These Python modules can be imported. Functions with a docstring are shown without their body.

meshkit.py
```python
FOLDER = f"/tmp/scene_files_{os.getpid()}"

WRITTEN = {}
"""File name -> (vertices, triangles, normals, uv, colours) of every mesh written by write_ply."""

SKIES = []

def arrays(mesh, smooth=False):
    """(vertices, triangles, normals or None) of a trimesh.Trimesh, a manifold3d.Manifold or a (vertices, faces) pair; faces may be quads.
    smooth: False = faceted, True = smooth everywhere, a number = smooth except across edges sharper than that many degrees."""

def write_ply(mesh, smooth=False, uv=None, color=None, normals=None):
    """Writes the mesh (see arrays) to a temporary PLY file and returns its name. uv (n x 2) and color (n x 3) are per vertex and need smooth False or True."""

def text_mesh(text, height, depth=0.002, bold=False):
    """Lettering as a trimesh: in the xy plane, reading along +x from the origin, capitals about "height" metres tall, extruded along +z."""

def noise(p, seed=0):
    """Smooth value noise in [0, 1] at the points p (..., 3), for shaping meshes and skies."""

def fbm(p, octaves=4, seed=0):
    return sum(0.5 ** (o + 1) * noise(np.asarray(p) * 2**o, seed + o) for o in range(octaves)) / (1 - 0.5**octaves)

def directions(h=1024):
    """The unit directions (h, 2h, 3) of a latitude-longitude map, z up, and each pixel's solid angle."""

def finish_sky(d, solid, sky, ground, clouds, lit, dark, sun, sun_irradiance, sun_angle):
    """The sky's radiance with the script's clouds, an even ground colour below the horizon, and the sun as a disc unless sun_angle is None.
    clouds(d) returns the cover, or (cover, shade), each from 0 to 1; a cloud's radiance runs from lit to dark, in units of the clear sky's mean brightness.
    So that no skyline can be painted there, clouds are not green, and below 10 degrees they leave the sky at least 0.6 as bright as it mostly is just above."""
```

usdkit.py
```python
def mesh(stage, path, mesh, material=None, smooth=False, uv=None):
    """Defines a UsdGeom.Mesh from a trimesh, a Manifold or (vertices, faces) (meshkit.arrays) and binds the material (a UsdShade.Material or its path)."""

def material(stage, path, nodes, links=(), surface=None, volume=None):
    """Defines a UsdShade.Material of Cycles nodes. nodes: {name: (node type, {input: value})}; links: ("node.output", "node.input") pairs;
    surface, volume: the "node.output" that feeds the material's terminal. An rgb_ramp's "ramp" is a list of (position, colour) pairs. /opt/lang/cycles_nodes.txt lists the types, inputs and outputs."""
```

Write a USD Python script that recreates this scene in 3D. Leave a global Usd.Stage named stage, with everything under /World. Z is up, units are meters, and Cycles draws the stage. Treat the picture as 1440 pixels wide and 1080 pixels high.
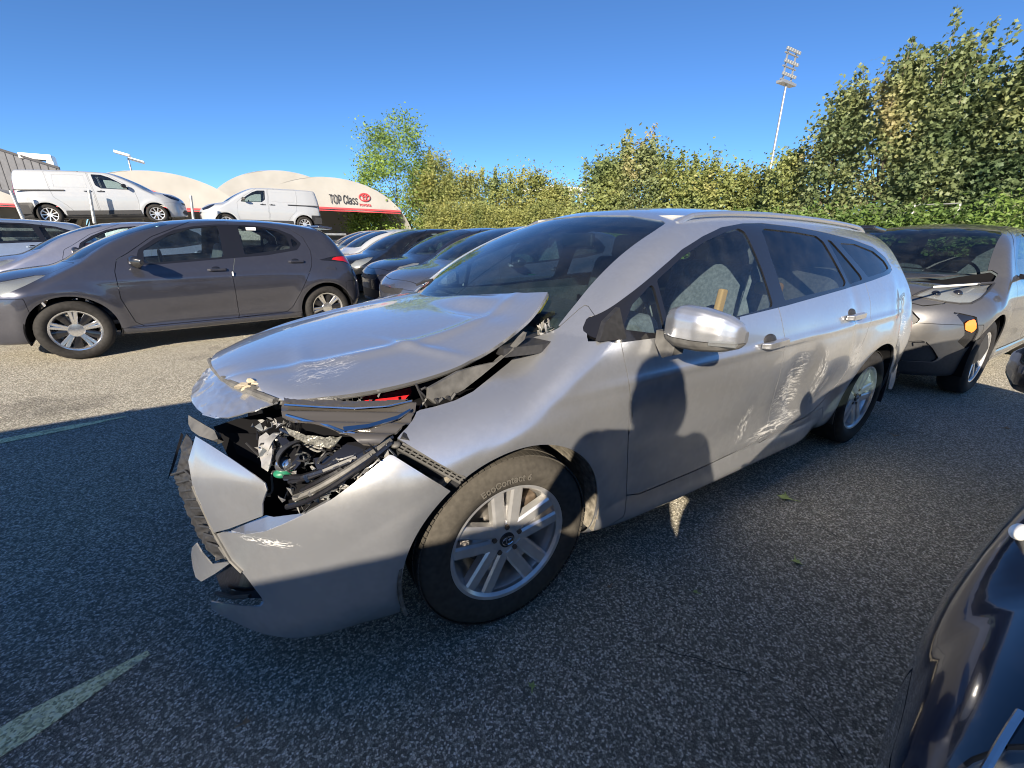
import math, numpy as np, trimesh, manifold3d as m3, shapely, shapely.geometry as sg
from scipy.interpolate import RectBivariateSpline, PchipInterpolator
from scipy.spatial import Delaunay
import usdkit, meshkit
from pxr import Usd, UsdGeom, UsdLux, UsdShade, Gf, Sdf, Vt

# ============================================================ camera, sky, sun, exposure
stage = Usd.Stage.CreateInMemory()
UsdGeom.Xform.Define(stage, '/World'); UsdGeom.Scope.Define(stage, '/World/Looks')
F_PX, CAM = 605.0, np.array([-.645, -1.848, 1.279])        # focal length in pixels of a 1440 wide picture
YAW, PITCH, ROLL = .572, .3285, .0147
SUN_AZ, SUN_EL = math.radians(47.0), math.radians(24.5)    # direction in which the light travels (from +y towards +x); height
EXPOSURE = 1.38
SUN_I, SKY_S = 1.25, 0.070

def cam_axes():
    fw = np.array([math.sin(YAW)*math.cos(PITCH), math.cos(YAW)*math.cos(PITCH), -math.sin(PITCH)])
    r = np.array([math.cos(YAW), -math.sin(YAW), 0]); u = np.cross(r, fw)
    return r*math.cos(ROLL)+u*math.sin(ROLL), -r*math.sin(ROLL)+u*math.cos(ROLL), fw
CR, CU, CF = cam_axes()
cam = UsdGeom.Camera.Define(stage, '/World/camera')
M4 = np.eye(4); M4[0, :3], M4[1, :3], M4[2, :3], M4[3, :3] = CR, CU, -CF, CAM
cam.AddTransformOp().Set(Gf.Matrix4d(*M4.ravel().tolist()))
cam.CreateHorizontalApertureAttr(36.0); cam.CreateVerticalApertureAttr(27.0)
cam.CreateFocalLengthAttr(36.0*F_PX/1440); cam.CreateExposureAttr(EXPOSURE)
cam.CreateClippingRangeAttr((.03, 5000)); cam.CreateFStopAttr(0.0)

L = np.array([math.sin(SUN_AZ)*math.cos(SUN_EL), math.cos(SUN_AZ)*math.cos(SUN_EL), -math.sin(SUN_EL)])
sun = UsdLux.DistantLight.Define(stage, '/World/sun')
zax = -L; xax = np.cross([0, 0, 1], zax); xax /= np.linalg.norm(xax); yax = np.cross(zax, xax)
M4 = np.eye(4); M4[0, :3], M4[1, :3], M4[2, :3] = xax, yax, zax
sun.AddTransformOp().Set(Gf.Matrix4d(*M4.ravel().tolist()))
sun.CreateIntensityAttr(SUN_I); sun.CreateAngleAttr(.53); sun.CreateColorAttr(Gf.Vec3f(1, .88, .70)); sun.CreateNormalizeAttr(True)
skymat = usdkit.material(stage, '/World/Looks/sky_look', {
    's': ('sky_texture', {'sky_type': 'single_scattering', 'sun_disc': False, 'sun_elevation': SUN_EL, 'sun_rotation': math.atan2(-L[0], -L[1]), 'altitude': 1500., 'air_density': .7, 'aerosol_density': 0., 'ozone_density': 6.}),
    'c': ('mix_color', {'blend_type': 'multiply', 'fac': 1., 'b': (.82, 1., 1.06), 'use_clamp': False}),
    'b': ('background_shader', {'strength': SKY_S})}, [('s.color', 'c.a'), ('c.result', 'b.color')], surface='b.background')
dome = UsdLux.DomeLight.Define(stage, '/World/sky'); UsdShade.MaterialBindingAPI.Apply(dome.GetPrim()).Bind(skymat)
dome.GetPrim().SetCustomDataByKey('kind', 'structure'); dome.GetPrim().SetCustomDataByKey('label', 'clear blue autumn sky')

# ============================================================ helpers: naming, defining
taken = {}
def numbered(parent, name):
    key = parent + '/' + name; n = taken.get(key, 0); taken[key] = n+1
    return key if n == 0 else f'{key}_{n:03d}'
def put_tag(prim, label=None, cat=None, group=None, kind=None):
    for k, v in (('label', label), ('category', cat), ('group', group), ('kind', kind)):
        if v: prim.SetCustomDataByKey(k, v)
def thing(name, label, cat, loc=(0, 0, 0), yaw=0., group=None, kind=None, scale=None, tilt=None):
    p = numbered('/World', name); x = UsdGeom.Xform.Define(stage, p)
    x.AddTranslateOp().Set(Gf.Vec3d(*map(float, loc)))
    if yaw: x.AddRotateZOp().Set(math.degrees(yaw))
    if tilt: x.AddRotateYOp().Set(math.degrees(tilt))
    if scale: x.AddScaleOp().Set(Gf.Vec3f(*map(float, scale)))
    put_tag(x.GetPrim(), label, cat, group, kind)
    return p
def arr(m, smooth):
    return meshkit.arrays(m, smooth)
def define(path, v, f, n, mat):
    m = UsdGeom.Mesh.Define(stage, path)
    m.CreatePointsAttr(Vt.Vec3fArray.FromNumpy(np.asarray(v, np.float32)))
    m.CreateFaceVertexCountsAttr(Vt.IntArray.FromNumpy(np.full(len(f), 3, np.int32)))
    m.CreateFaceVertexIndicesAttr(Vt.IntArray.FromNumpy(np.asarray(f, np.int32).ravel()))
    m.CreateSubdivisionSchemeAttr('none')
    if n is not None:
        m.CreateNormalsAttr(Vt.Vec3fArray.FromNumpy(np.asarray(n, np.float32))); m.SetNormalsInterpolation('vertex')
    UsdShade.MaterialBindingAPI.Apply(m.GetPrim()).Bind(mat)
    return m
def part(parent, name, mesh, mat, smooth=30, label=None, kind=None):
    """A part: a Mesh prim under a thing or part. mesh: trimesh, or (v, f, n), or Manifold."""
    p = numbered(parent, name)
    if isinstance(mesh, tuple) and len(mesh) == 3: v, f, n = mesh
    else: v, f, n = arr(mesh, smooth)
    if len(f) == 0: return p
    m = define(p, v, f, n, mat); put_tag(m.GetPrim(), label, kind=kind)
    return p
def top(name, mesh, mat, label=None, cat=None, group=None, kind=None, smooth=30):
    p = part('/World', name, mesh, mat, smooth); put_tag(stage.GetPrimAtPath(p), label, cat, group, kind)
    return p
def xf(m, loc=(0, 0, 0), rot=None, scale=None):
    m = m.copy()
    if scale is not None: m.apply_scale(scale)
    if rot is not None: m.apply_transform(trimesh.transformations.euler_matrix(*rot))
    m.apply_translation(loc); return m
def box(sx, sy, sz, loc=(0, 0, 0), rot=None): return xf(trimesh.creation.box((sx, sy, sz)), loc, rot)
def rbox(sx, sy, sz, r, loc=(0, 0, 0), rot=None, seg=8):
    s = m3.Manifold.sphere(r, seg*2); pts = [(a*(sx/2-r), b*(sy/2-r), c*(sz/2-r)) for a in (-1, 1) for b in (-1, 1) for c in (-1, 1)]
    m = m3.Manifold.batch_hull([s.translate(p) for p in pts]).to_mesh()
    return xf(trimesh.Trimesh(m.vert_properties[:, :3], m.tri_verts, process=False), loc, rot)
def hull(pts):
    m = m3.Manifold.hull_points(np.asarray(pts, float)).to_mesh()
    return trimesh.Trimesh(m.vert_properties[:, :3], m.tri_verts, process=False)
def cyl(r, a, b, n=16, r2=None):
    """A rod from a to b."""
    a, b = np.asarray(a, float), np.asarray(b, float); d = b-a; h = np.linalg.norm(d); d /= h
    t = np.cross(d, [0, 0, 1.]) if abs(d[2]) < .95 else np.cross(d, [1., 0, 0]); t /= np.linalg.norm(t); w = np.cross(d, t)
    an = np.arange(n)*2*np.pi/n; ring = np.cos(an)[:, None]*t+np.sin(an)[:, None]*w
    v = np.vstack([a+r*ring, b+(r if r2 is None else r2)*ring, [a, b]]); i = np.arange(n); j = (i+1) % n
    f = np.vstack([np.stack([i, j, n+j], 1), np.stack([i, n+j, n+i], 1), np.stack([np.full(n, 2*n), j, i], 1), np.stack([np.full(n, 2*n+1), n+i, n+j], 1)])
    return trimesh.Trimesh(v, f, process=False)
def tube(path, r, n=8):
    p = np.asarray(path, float); out = [cyl(r, p[i], p[i+1], n) for i in range(len(p)-1)]
    return trimesh.util.concatenate(out)
def cat(*ms): return trimesh.util.concatenate([m for q in ms for m in (q if isinstance(q, (list, tuple)) else [q])])
def spline(pts, n):
    p = np.asarray(pts, float); s = np.r_[0, np.cumsum(np.linalg.norm(np.diff(p, axis=0), axis=1))]
    from scipy.interpolate import CubicSpline
    return CubicSpline(s, p)(np.linspace(0, s[-1], n))
def grid_mesh(P):
    """(n, m, 3) grid of points -> trimesh"""
    n, m = P.shape[:2]; i, j = np.meshgrid(np.arange(n-1), np.arange(m-1), indexing='ij'); q = np.stack([i*m+j, i*m+j+1, (i+1)*m+j+1, (i+1)*m+j], -1).reshape(-1, 4)
    return trimesh.Trimesh(P.reshape(-1, 3), np.vstack([q[:, [0, 1, 2]], q[:, [0, 2, 3]]]), process=False)
def solidify(v, f, n, t):
    """sheet -> closed panel of thickness t, rim with its own normals"""
    v, f, n = np.asarray(v), np.asarray(f), np.asarray(n)
    e = np.sort(np.vstack([f[:, [0, 1]], f[:, [1, 2]], f[:, [2, 0]]]), axis=1); d = np.vstack([f[:, [0, 1]], f[:, [1, 2]], f[:, [2, 0]]])
    key = e[:, 0].astype(np.int64)*len(v)+e[:, 1]; u, inv, c = np.unique(key, return_inverse=True, return_counts=True)
    b = d[c[inv] == 1]; k = len(v); back = v-n*t
    A, B = v[b[:, 0]], v[b[:, 1]]; A2, B2 = back[b[:, 0]], back[b[:, 1]]
    rn = np.cross(B-A, A2-A); rn /= np.linalg.norm(rn, axis=1, keepdims=True)+1e-12; rn = -rn
    m = len(b); rv = np.vstack([A, B, B2, A2]); i = np.arange(m)+2*k
    rf = np.vstack([np.stack([i, i+3*m, i+2*m], 1), np.stack([i, i+2*m, i+m], 1)])
    V = np.vstack([v, back, rv]); N = np.vstack([n, -n, np.tile(rn, (4, 1))]); Fc = np.vstack([f, f[:, ::-1]+k, rf])
    # orient the rim normals like their winding
    t0 = np.cross(V[rf[:, 1]]-V[rf[:, 0]], V[rf[:, 2]]-V[rf[:, 0]]); s = np.sign((t0[:m]*rn).sum(1)); N[2*k:] *= np.tile(np.where(s == 0, 1, s), 4)[:, None]
    return V, Fc, N
def mirror(m):
    v, f, n = m; return v*[1, -1, 1], f[:, ::-1], n*[1, -1, 1]
def join(*ms):
    V, Fs, N, k = [], [], [], 0
    for v, f, n in ms:
        V.append(v); Fs.append(np.asarray(f)+k); N.append(n); k += len(v)
    return np.vstack(V), np.vstack(Fs), np.vstack(N)

# ============================================================ smooth implicit bodies, cut into panels
def smax(a, b, k): h = np.maximum(k-np.abs(a-b), 0); return np.maximum(a, b)+h*h/(4*k)
def smin(a, b, k): return -smax(-a, -b, k)
def poly_sd(P, poly):
    """signed distance (negative inside) of the points P (n, 2) to a closed polygon"""
    P = np.asarray(P, float); Q = np.asarray(poly, float); R = np.roll(Q, -1, 0); d = np.full(len(P), 1e9); ins = np.zeros(len(P), bool)
    for a, b in zip(Q, R):
        e = b-a; w = P-a; t = np.clip(w@e/(e@e+1e-15), 0, 1); d = np.minimum(d, np.hypot(*(w-t[:, None]*e).T))
        c = (a[1] > P[:, 1]) != (b[1] > P[:, 1])
        with np.errstate(divide='ignore', invalid='ignore'): ins ^= c & (P[:, 0] < (b[0]-a[0])*(P[:, 1]-a[1])/(b[1]-a[1])+a[0])
    return np.where(ins, -d, d)
def rounded(poly, r=.02, n=5):
    p = sg.Polygon(poly).buffer(-r).buffer(2*r, quad_segs=n).buffer(-r, quad_segs=n); return np.array(p.exterior.coords)[:-1]
def cut(v, f, s):
    """the part of the mesh where s < 0"""
    ins = s < 0; c = ins[f].sum(1); keep = f[c == 3]; out_v = [v]; faces = [keep]
    for k in (1, 2):
        t = f[c == k]
        if not len(t): continue
        lone = ins[t] if k == 1 else ~ins[t]; r = lone.argmax(1); i = np.arange(len(t))
        a, b, d = t[i, r], t[i, (r+1) % 3], t[i, (r+2) % 3]; base = sum(map(len, out_v))
        w1 = (s[a]/(s[a]-s[b]))[:, None]; w2 = (s[a]/(s[a]-s[d]))[:, None]
        p1, p2 = v[a]+(v[b]-v[a])*w1, v[a]+(v[d]-v[a])*w2; m = len(t); out_v += [p1, p2]; i1, i2 = base+np.arange(m), base+m+np.arange(m)
        if k == 1: faces.append(np.stack([a, i1, i2], 1))
        else: faces += [np.stack([i1, b, d], 1), np.stack([i1, d, i2], 1)]
    V = np.vstack(out_v); Fc = np.vstack(faces)
    V2, inv = np.unique(np.round(V, 6), axis=0, return_inverse=True); inv = inv.ravel(); Fc = inv[Fc]
    Fc = Fc[(Fc[:, 0] != Fc[:, 1]) & (Fc[:, 1] != Fc[:, 2]) & (Fc[:, 0] != Fc[:, 2])]
    used, i2 = np.unique(Fc, return_inverse=True); return V2[used], i2.reshape(Fc.shape)
class Body:
    """A half body (y <= 0) shrunk onto F(x, y, z) = 0 and cut into panels."""
    def __init__(self, F, x0, x1, z0, nx, nfan, nth):
        self.F = F; th = np.linspace(-np.pi/2, np.pi/2, nth); ph = np.linspace(np.pi/2, 0, nfan)[:-1]
        O, D = [], []
        for p in ph: O.append(np.tile([x0, 0, z0], (nth, 1))); D.append(np.stack([np.full(nth, -np.sin(p)), -np.cos(th)*np.cos(p), np.sin(th)*np.cos(p)], 1))
        for x in np.linspace(x0, x1, nx): O.append(np.tile([x, 0, z0], (nth, 1))); D.append(np.stack([np.zeros(nth), -np.cos(th), np.sin(th)], 1))
        for p in ph[::-1]: O.append(np.tile([x1, 0, z0], (nth, 1))); D.append(np.stack([np.full(nth, np.sin(p)), -np.cos(th)*np.cos(p), np.sin(th)*np.cos(p)], 1))
        O, D = np.array(O).reshape(-1, 3), np.array(D).reshape(-1, 3); lo, hi = np.full(len(O), .02), np.full(len(O), 2.2)
        for _ in range(22):
            mid = (lo+hi)/2; i = F(*(O+D*mid[:, None]).T) < 0; lo = np.where(i, mid, lo); hi = np.where(i, hi, mid)
        P = (O+D*((lo+hi)/2)[:, None]).reshape(-1, nth, 3); m = grid_mesh(P); f = m.faces[:, ::-1]; v = m.vertices
        self.v, self.f = cut(v, f, np.full(len(v), -1.))
        a = self.v[self.f]; t = np.cross(a[:, 1]-a[:, 0], a[:, 2]-a[:, 0]); g = self.grad(a.mean(1))
        if (t*g).sum() < 0: self.f = self.f[:, ::-1]
    def grad(self, P):
        e = 1e-3; F = self.F; x, y, z = P.T
        g = np.stack([F(x+e, y, z)-F(x-e, y, z), F(x, y+e, z)-F(x, y-e, z), F(x, y, z+e)-F(x, y, z-e)], 1)
        return g/(np.linalg.norm(g, axis=1, keepdims=True)+1e-12)
    def take(self, s, gap=.0022, drop=False):
        """splits off the part where s(v) < 0; what is left stays in the body"""
        d = s(self.v); out = None if drop else cut(self.v, self.f, d+gap); self.v, self.f = cut(self.v, self.f, -d+(0 if drop else gap))
        return out
    def panel(self, vf, t=.006, off=0., sub=None):
        v, f = vf
        if len(f) == 0: return np.zeros((0, 3)), np.zeros((0, 3), int), np.zeros((0, 3))
        n = self.grad(v); return solidify(v+n*off, f, n, t)
    def rest(self): return self.v, self.f
def side_sd(poly): return lambda v: poly_sd(v[:, [0, 2]], poly)
def px_of(v):
    d = v-CAM; w = d@CF; return np.stack([720+F_PX*(d@CR)/w, 540-F_PX*(d@CU)/w], 1), w
def px_sd(poly):
    def s(v):
        p, w = px_of(v); return np.where(w > .05, poly_sd(p, poly)*np.maximum(w, .05)/F_PX, 9.)
    return s
def ray_dirs(px):
    px = np.atleast_2d(np.asarray(px, float)); return CF+(px[:, :1]-720)/F_PX*CR-(px[:, 1:]-540)/F_PX*CU
def on_plane(px, axis, val):
    d = ray_dirs(px); t = (val-CAM[axis])/d[:, axis]; return CAM+d*t[:, None]
def on_surface(px, F, t0=.6, t1=6, n=400):
    d = ray_dirs(px); ts = np.linspace(t0, t1, n); P = CAM+d[:, None]*ts[None, :, None]; val = F(*P.reshape(-1, 3).T).reshape(len(d), n)
    i = (val < 0).argmax(1); miss = ~(val < 0).any(1); i = np.maximum(i, 1); lo, hi = ts[i-1].copy(), ts[i].copy()
    for _ in range(25):
        mid = (lo+hi)/2; b = F(*(CAM+d*mid[:, None]).T) < 0; hi = np.where(b, mid, hi); lo = np.where(b, lo, mid)
    hi = np.where(miss, ts[val.argmin(1)], hi)          # rays that pass by: the point nearest to the body
    return CAM+d*hi[:, None]
def fill(poly, step):
    """Delaunay filling of a 2D polygon: points, faces"""
    p = sg.Polygon(poly); ring = p.exterior; n = max(8, int(ring.length/step)); b = np.array([ring.interpolate(i/n, normalized=True).coords[0] for i in range(n)])
    b = np.vstack([b, np.asarray(poly, float)]); x0, y0, x1, y1 = p.bounds
    gx, gy = np.meshgrid(np.arange(x0, x1, step), np.arange(y0, y1, step*.87)); gx[1::2] += step/2; g = np.stack([gx.ravel(), gy.ravel()], 1)
    g = g[shapely.contains_xy(p.buffer(-step*.45), g[:, 0], g[:, 1])]; P = np.unique(np.round(np.vstack([b, g]), 5), axis=0); t = Delaunay(P).simplices
    c = P[t].mean(1); t = t[shapely.contains_xy(p.buffer(1e-6), c[:, 0], c[:, 1])]; a = P[t]
    ar = np.cross(a[:, 1]-a[:, 0], a[:, 2]-a[:, 0]); t = t[np.abs(ar) > 1e-9]; ar = ar[np.abs(ar) > 1e-9]; t[ar < 0] = t[ar < 0][:, ::-1]
    return P, t
def vnormals(v, f):
    n = np.zeros_like(v); c = np.cross(v[f[:, 1]]-v[f[:, 0]], v[f[:, 2]]-v[f[:, 0]])
    for k in range(3): np.add.at(n, f[:, k], c)
    return n/(np.linalg.norm(n, axis=1, keepdims=True)+1e-12)
def px_sheet(poly, step, place, t=.004):
    """a panel whose outline is a polygon of picture points, laid into the place by place(px) -> 3D points"""
    p, f = fill(poly, step); v = place(p); n = vnormals(v, f)
    if (n*(CAM-v)).sum() < 0: n, f = -n, f[:, ::-1]
    return solidify(v, f, n, t)
def lerp(x, pts):
    pts = np.asarray(pts, float); return np.interp(x, pts[:, 0], pts[:, 1])
def pch(pts):
    p = np.asarray(pts, float); g = PchipInterpolator(p[:, 0], p[:, 1], extrapolate=False); lo, hi = p[0], p[-1]
    sl, sh = (p[1, 1]-p[0, 1])/(p[1, 0]-p[0, 0]), (p[-1, 1]-p[-2, 1])/(p[-1, 0]-p[-2, 0])
    def h(x):
        x = np.asarray(x, float); return np.where(x < lo[0], lo[1]+(x-lo[0])*sl, np.where(x > hi[0], hi[1]+(x-hi[0])*sh, np.nan_to_num(g(x))))
    return h
class Table:
    """fast smooth 1D function: pchip sampled and smoothed"""
    def __init__(self, pts, sm=.03):
        p = np.asarray(pts, float); f = pch(pts); self.a = p[0, 0]-.6; self.b = p[-1, 0]+.6; x = np.linspace(self.a, self.b, 1200); y = f(x); dx = x[1]-x[0]
        from scipy.ndimage import gaussian_filter1d
        self.y = gaussian_filter1d(y, sm/dx, mode='nearest') if sm else y; self.n = 1199
    def __call__(self, x):
        u = np.clip((np.asarray(x)-self.a)/(self.b-self.a)*self.n, 0, self.n-1e-6); i = u.astype(int); t = u-i; return self.y[i]*(1-t)+self.y[i+1]*t
def car_F(s):
    """the body of a car from a few profiles, facing -x, front axle at x = 0, y across, z up"""
    ft = s['floor']; floor = ft if callable(ft) else (lambda x: ft)
    S, A, Zt, Zr = Table(s['section']), Table(s['taper']), Table(s['hood'], .05), Table(s['roof'], .08)
    G = Table(s['green_taper'], .1); rear = Table(s['rear'], .04)
    xf0, nose_a, nose_n, nose_z = s['nose']; (wx, wz), (wx2, wz2) = s['screen']; wc = s['screen_curve']; k = s.get('k', {}); 
    nz = Table(nose_z, .03); rk = math.hypot(wx2-wx, wz2-wz); sx, cx_ = (wz2-wz)/rk, (wx2-wx)/rk; belt = s['belt']; flares = s.get('flares', []); feats = s.get('feats')
    rc = s.get('rear_curve', .12); hd, rd = s.get('hood_drop', .11), s.get('roof_drop', .06)
    def Fx(x, y, z):
        ay = np.abs(y); side = S(z)-A(x)-G(x)*np.clip(z-belt, 0, 1)/.5
        for (fx, fz, fr, fa) in flares:
            r = np.hypot(x-fx, z-fz); side = side+fa*np.exp(-((r-fr)/.07)**2)*(z > fz-.25)
        if feats is not None: side = side+feats(x, z, y)
        d = ay-side; yy = np.minimum(ay, 1.0)
        low = (z-(Zt(x)-hd*(yy/.8)**2.6))*.98
        ws = (-(x-wx-wc*yy**2)*sx+(z-wz)*cx_)-.035*np.sin(np.pi*np.clip((z-wz)/(wz2-wz), 0, 1))
        rf = z-(Zr(x)-rd*(yy/.6)**2.4)
        up = smax(smax(d, rf, k.get('roof', .09)), ws, k.get('ws', .05)); lo = smax(d, low, k.get('hood', .10))
        b = smin(lo, up, k.get('cowl', .015))
        fr = (xf0+nose_a*yy**nose_n+nz(z))-x
        b = smax(b, fr, k.get('nose', .12)); b = smax(b, (x-rear(z)+rc*yy**3)*.95, k.get('tail', .10))
        return smax(b, floor(x)-z, .05)
    return Fx
# ============================================================ materials
def mat(name, nodes, links, surface='p.BSDF', volume=None): return usdkit.material(stage, '/World/Looks/'+name, nodes, links, surface=surface, volume=volume)
def plain(name, col, rough=.5, metal=0., coat=0., spec=.5, var=0., scale=30., bump=0., emit=None, **kw):
    n = {'p': ('principled_bsdf', {'base_color': col, 'roughness': rough, 'metallic': metal, 'coat_weight': coat, 'specular_ior_level': spec, **kw})}; l = []
    if var or bump:
        n['g'] = ('geometry', {}); n['n'] = ('noise_texture', {'scale': scale, 'detail': 5.}); l.append(('g.position', 'n.vector'))
    if var:
        n['r'] = ('rgb_ramp', {'ramp': [(.3, tuple(c*(1-var) for c in col)), (.7, tuple(min(1, c*(1+var)) for c in col))]}); l += [('n.fac', 'r.fac'), ('r.color', 'p.base_color')]
    if bump: n['b'] = ('bump', {'strength': bump, 'distance': .004}); l += [('n.fac', 'b.height'), ('b.normal', 'p.normal')]
    return mat(name, n, l)
def paint(name, col, metal=.75, rough=.3, dust=.06, flake=.12, spots=()):
    """car paint under clear coat, thin dust, optional scuffed spots: (centre, radii, rotation, noise scale, threshold, colour)"""
    n = {'g': ('geometry', {}), 'fl': ('noise_texture', {'scale': 900., 'detail': 2.}), 'flr': ('rgb_ramp', {'ramp': [(.25, tuple(c*(1-flake) for c in col)), (.75, tuple(min(1, c*(1+flake)) for c in col))]}),
         'du': ('noise_texture', {'scale': 7., 'detail': 8., 'roughness': .65}), 'dr': ('map_range', {'from_min': .45, 'from_max': .8, 'to_min': 0., 'to_max': dust, 'clamp': True}),
         'mx': ('mix_color', {'b': (.33, .31, .28)}), 'ob': ('noise_texture', {'scale': 1.7, 'detail': 1.}), 'ob2': ('noise_texture', {'scale': 420., 'detail': 1.}),
         'bp': ('bump', {'strength': .05, 'distance': .02}), 'rr': ('map_range', {'from_min': 0., 'from_max': .1, 'to_min': rough, 'to_max': rough+.15}),
         'p': ('principled_bsdf', {'metallic': metal, 'coat_weight': 1., 'coat_roughness': .03, 'coat_ior': 1.5})}
    l = [('g.position', 'fl.vector'), ('g.position', 'du.vector'), ('g.position', 'ob.vector'), ('fl.fac', 'flr.fac'), ('du.fac', 'dr.value'), ('dr.result', 'mx.fac'), ('flr.color', 'mx.a'),
         ('dr.result', 'rr.value'), ('ob.fac', 'bp.height')]
    last, mask = 'mx.result', None
    for i, (c, r, rot, ns, th, sc) in enumerate(spots):
        n[f'm{i}'] = ('mapping', {'mapping_type': 'texture', 'location': c, 'rotation': rot, 'scale': r}); n[f'd{i}'] = ('vector_math', {'math_type': 'length'})
        n[f'f{i}'] = ('map_range', {'from_min': 1., 'from_max': .35, 'to_min': 0., 'to_max': 1., 'clamp': True}); n[f's{i}'] = ('mapping', {'mapping_type': 'point', 'rotation': rot, 'scale': ns})
        n[f'n{i}'] = ('noise_texture', {'scale': 1., 'detail': 4., 'roughness': .6, 'distortion': .6}); n[f'a{i}'] = ('math', {'math_type': 'multiply'}); n[f'k{i}'] = ('math', {'math_type': 'subtract', 'value2': .5}); n[f'kk{i}'] = ('math', {'math_type': 'absolute'}); n[f'kl{i}'] = ('map_range', {'from_min': th*.25, 'from_max': th, 'to_min': 1., 'to_max': 0., 'clamp': True}); n[f't{i}'] = ('map_range', {'from_min': .12, 'from_max': .6, 'to_min': 0., 'to_max': .52, 'clamp': True})
        n[f'x{i}'] = ('mix_color', {'b': sc})
        l += [('g.position', f'm{i}.vector'), (f'm{i}.vector', f'd{i}.vector1'), (f'd{i}.value', f'f{i}.value'), ('g.position', f's{i}.vector'), (f's{i}.vector', f'n{i}.vector'), (f'n{i}.fac', f'k{i}.value1'), (f'k{i}.value', f'kk{i}.value1'), (f'kk{i}.value', f'kl{i}.value'), (f'kl{i}.result', f'a{i}.value1'), (f'f{i}.result', f'a{i}.value2'),
              (f'a{i}.value', f't{i}.value'), (f't{i}.result', f'x{i}.fac'), (last, f'x{i}.a')]
        last = f'x{i}.result'
        if mask is None: mask = f't{i}.result'
        else: n[f'q{i}'] = ('math', {'math_type': 'maximum'}); l += [(mask, f'q{i}.value1'), (f't{i}.result', f'q{i}.value2')]; mask = f'q{i}.value'
    l += [(last, 'p.base_color'), ('bp.normal', 'p.normal'), ('bp.normal', 'p.coat_normal')]
    if mask:
        n['mr'] = ('map_range', {'from_min': 0., 'from_max': 1., 'to_min': metal, 'to_max': 0.}); n['mc'] = ('map_range', {'from_min': 0., 'from_max': 1., 'to_min': 1., 'to_max': 0.}); n['ro'] = ('math', {'math_type': 'multiply_add', 'value2': .35}); 
        l += [(mask, 'mr.value'), ('mr.result', 'p.metallic'), (mask, 'mc.value'), ('mc.result', 'p.coat_weight'), (mask, 'ro.value1'), ('rr.result', 'ro.value3'), ('ro.value', 'p.roughness')]
    else: l.append(('rr.result', 'p.roughness'))
    return mat(name, n, l)
def glass(name, tint, dirt=.008):
    return mat(name, {'t': ('transparent_bsdf', {'color': tint}), 'g': ('glossy_bsdf', {'color': (.95, .97, 1.), 'roughness': .004}), 'f': ('fresnel', {'IOR': 1.62}), 'ff': ('math', {'math_type': 'multiply'}), 'fi': ('math', {'math_type': 'subtract', 'value1': 1.}), 'm': ('mix_closure', {}),
                      'd': ('diffuse_bsdf', {'color': (.45, .43, .40)}), 'ge': ('geometry', {}), 'n': ('noise_texture', {'scale': 9., 'detail': 6.}), 'r': ('map_range', {'from_min': .4, 'from_max': .8, 'to_min': dirt*.3, 'to_max': dirt*2, 'clamp': True}), 'm2': ('mix_closure', {})},
               [('f.fac', 'ff.value1'), ('ge.backfacing', 'fi.value2'), ('fi.value', 'ff.value2'), ('ff.value', 'm.fac'), ('t.BSDF', 'm.closure1'), ('g.BSDF', 'm.closure2'), ('ge.position', 'n.vector'), ('n.fac', 'r.value'), ('r.result', 'm2.fac'), ('m.closure', 'm2.closure1'), ('d.BSDF', 'm2.closure2')], surface='m2.closure')
SILVER = (.57, .58, .605)
M = {}
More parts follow.
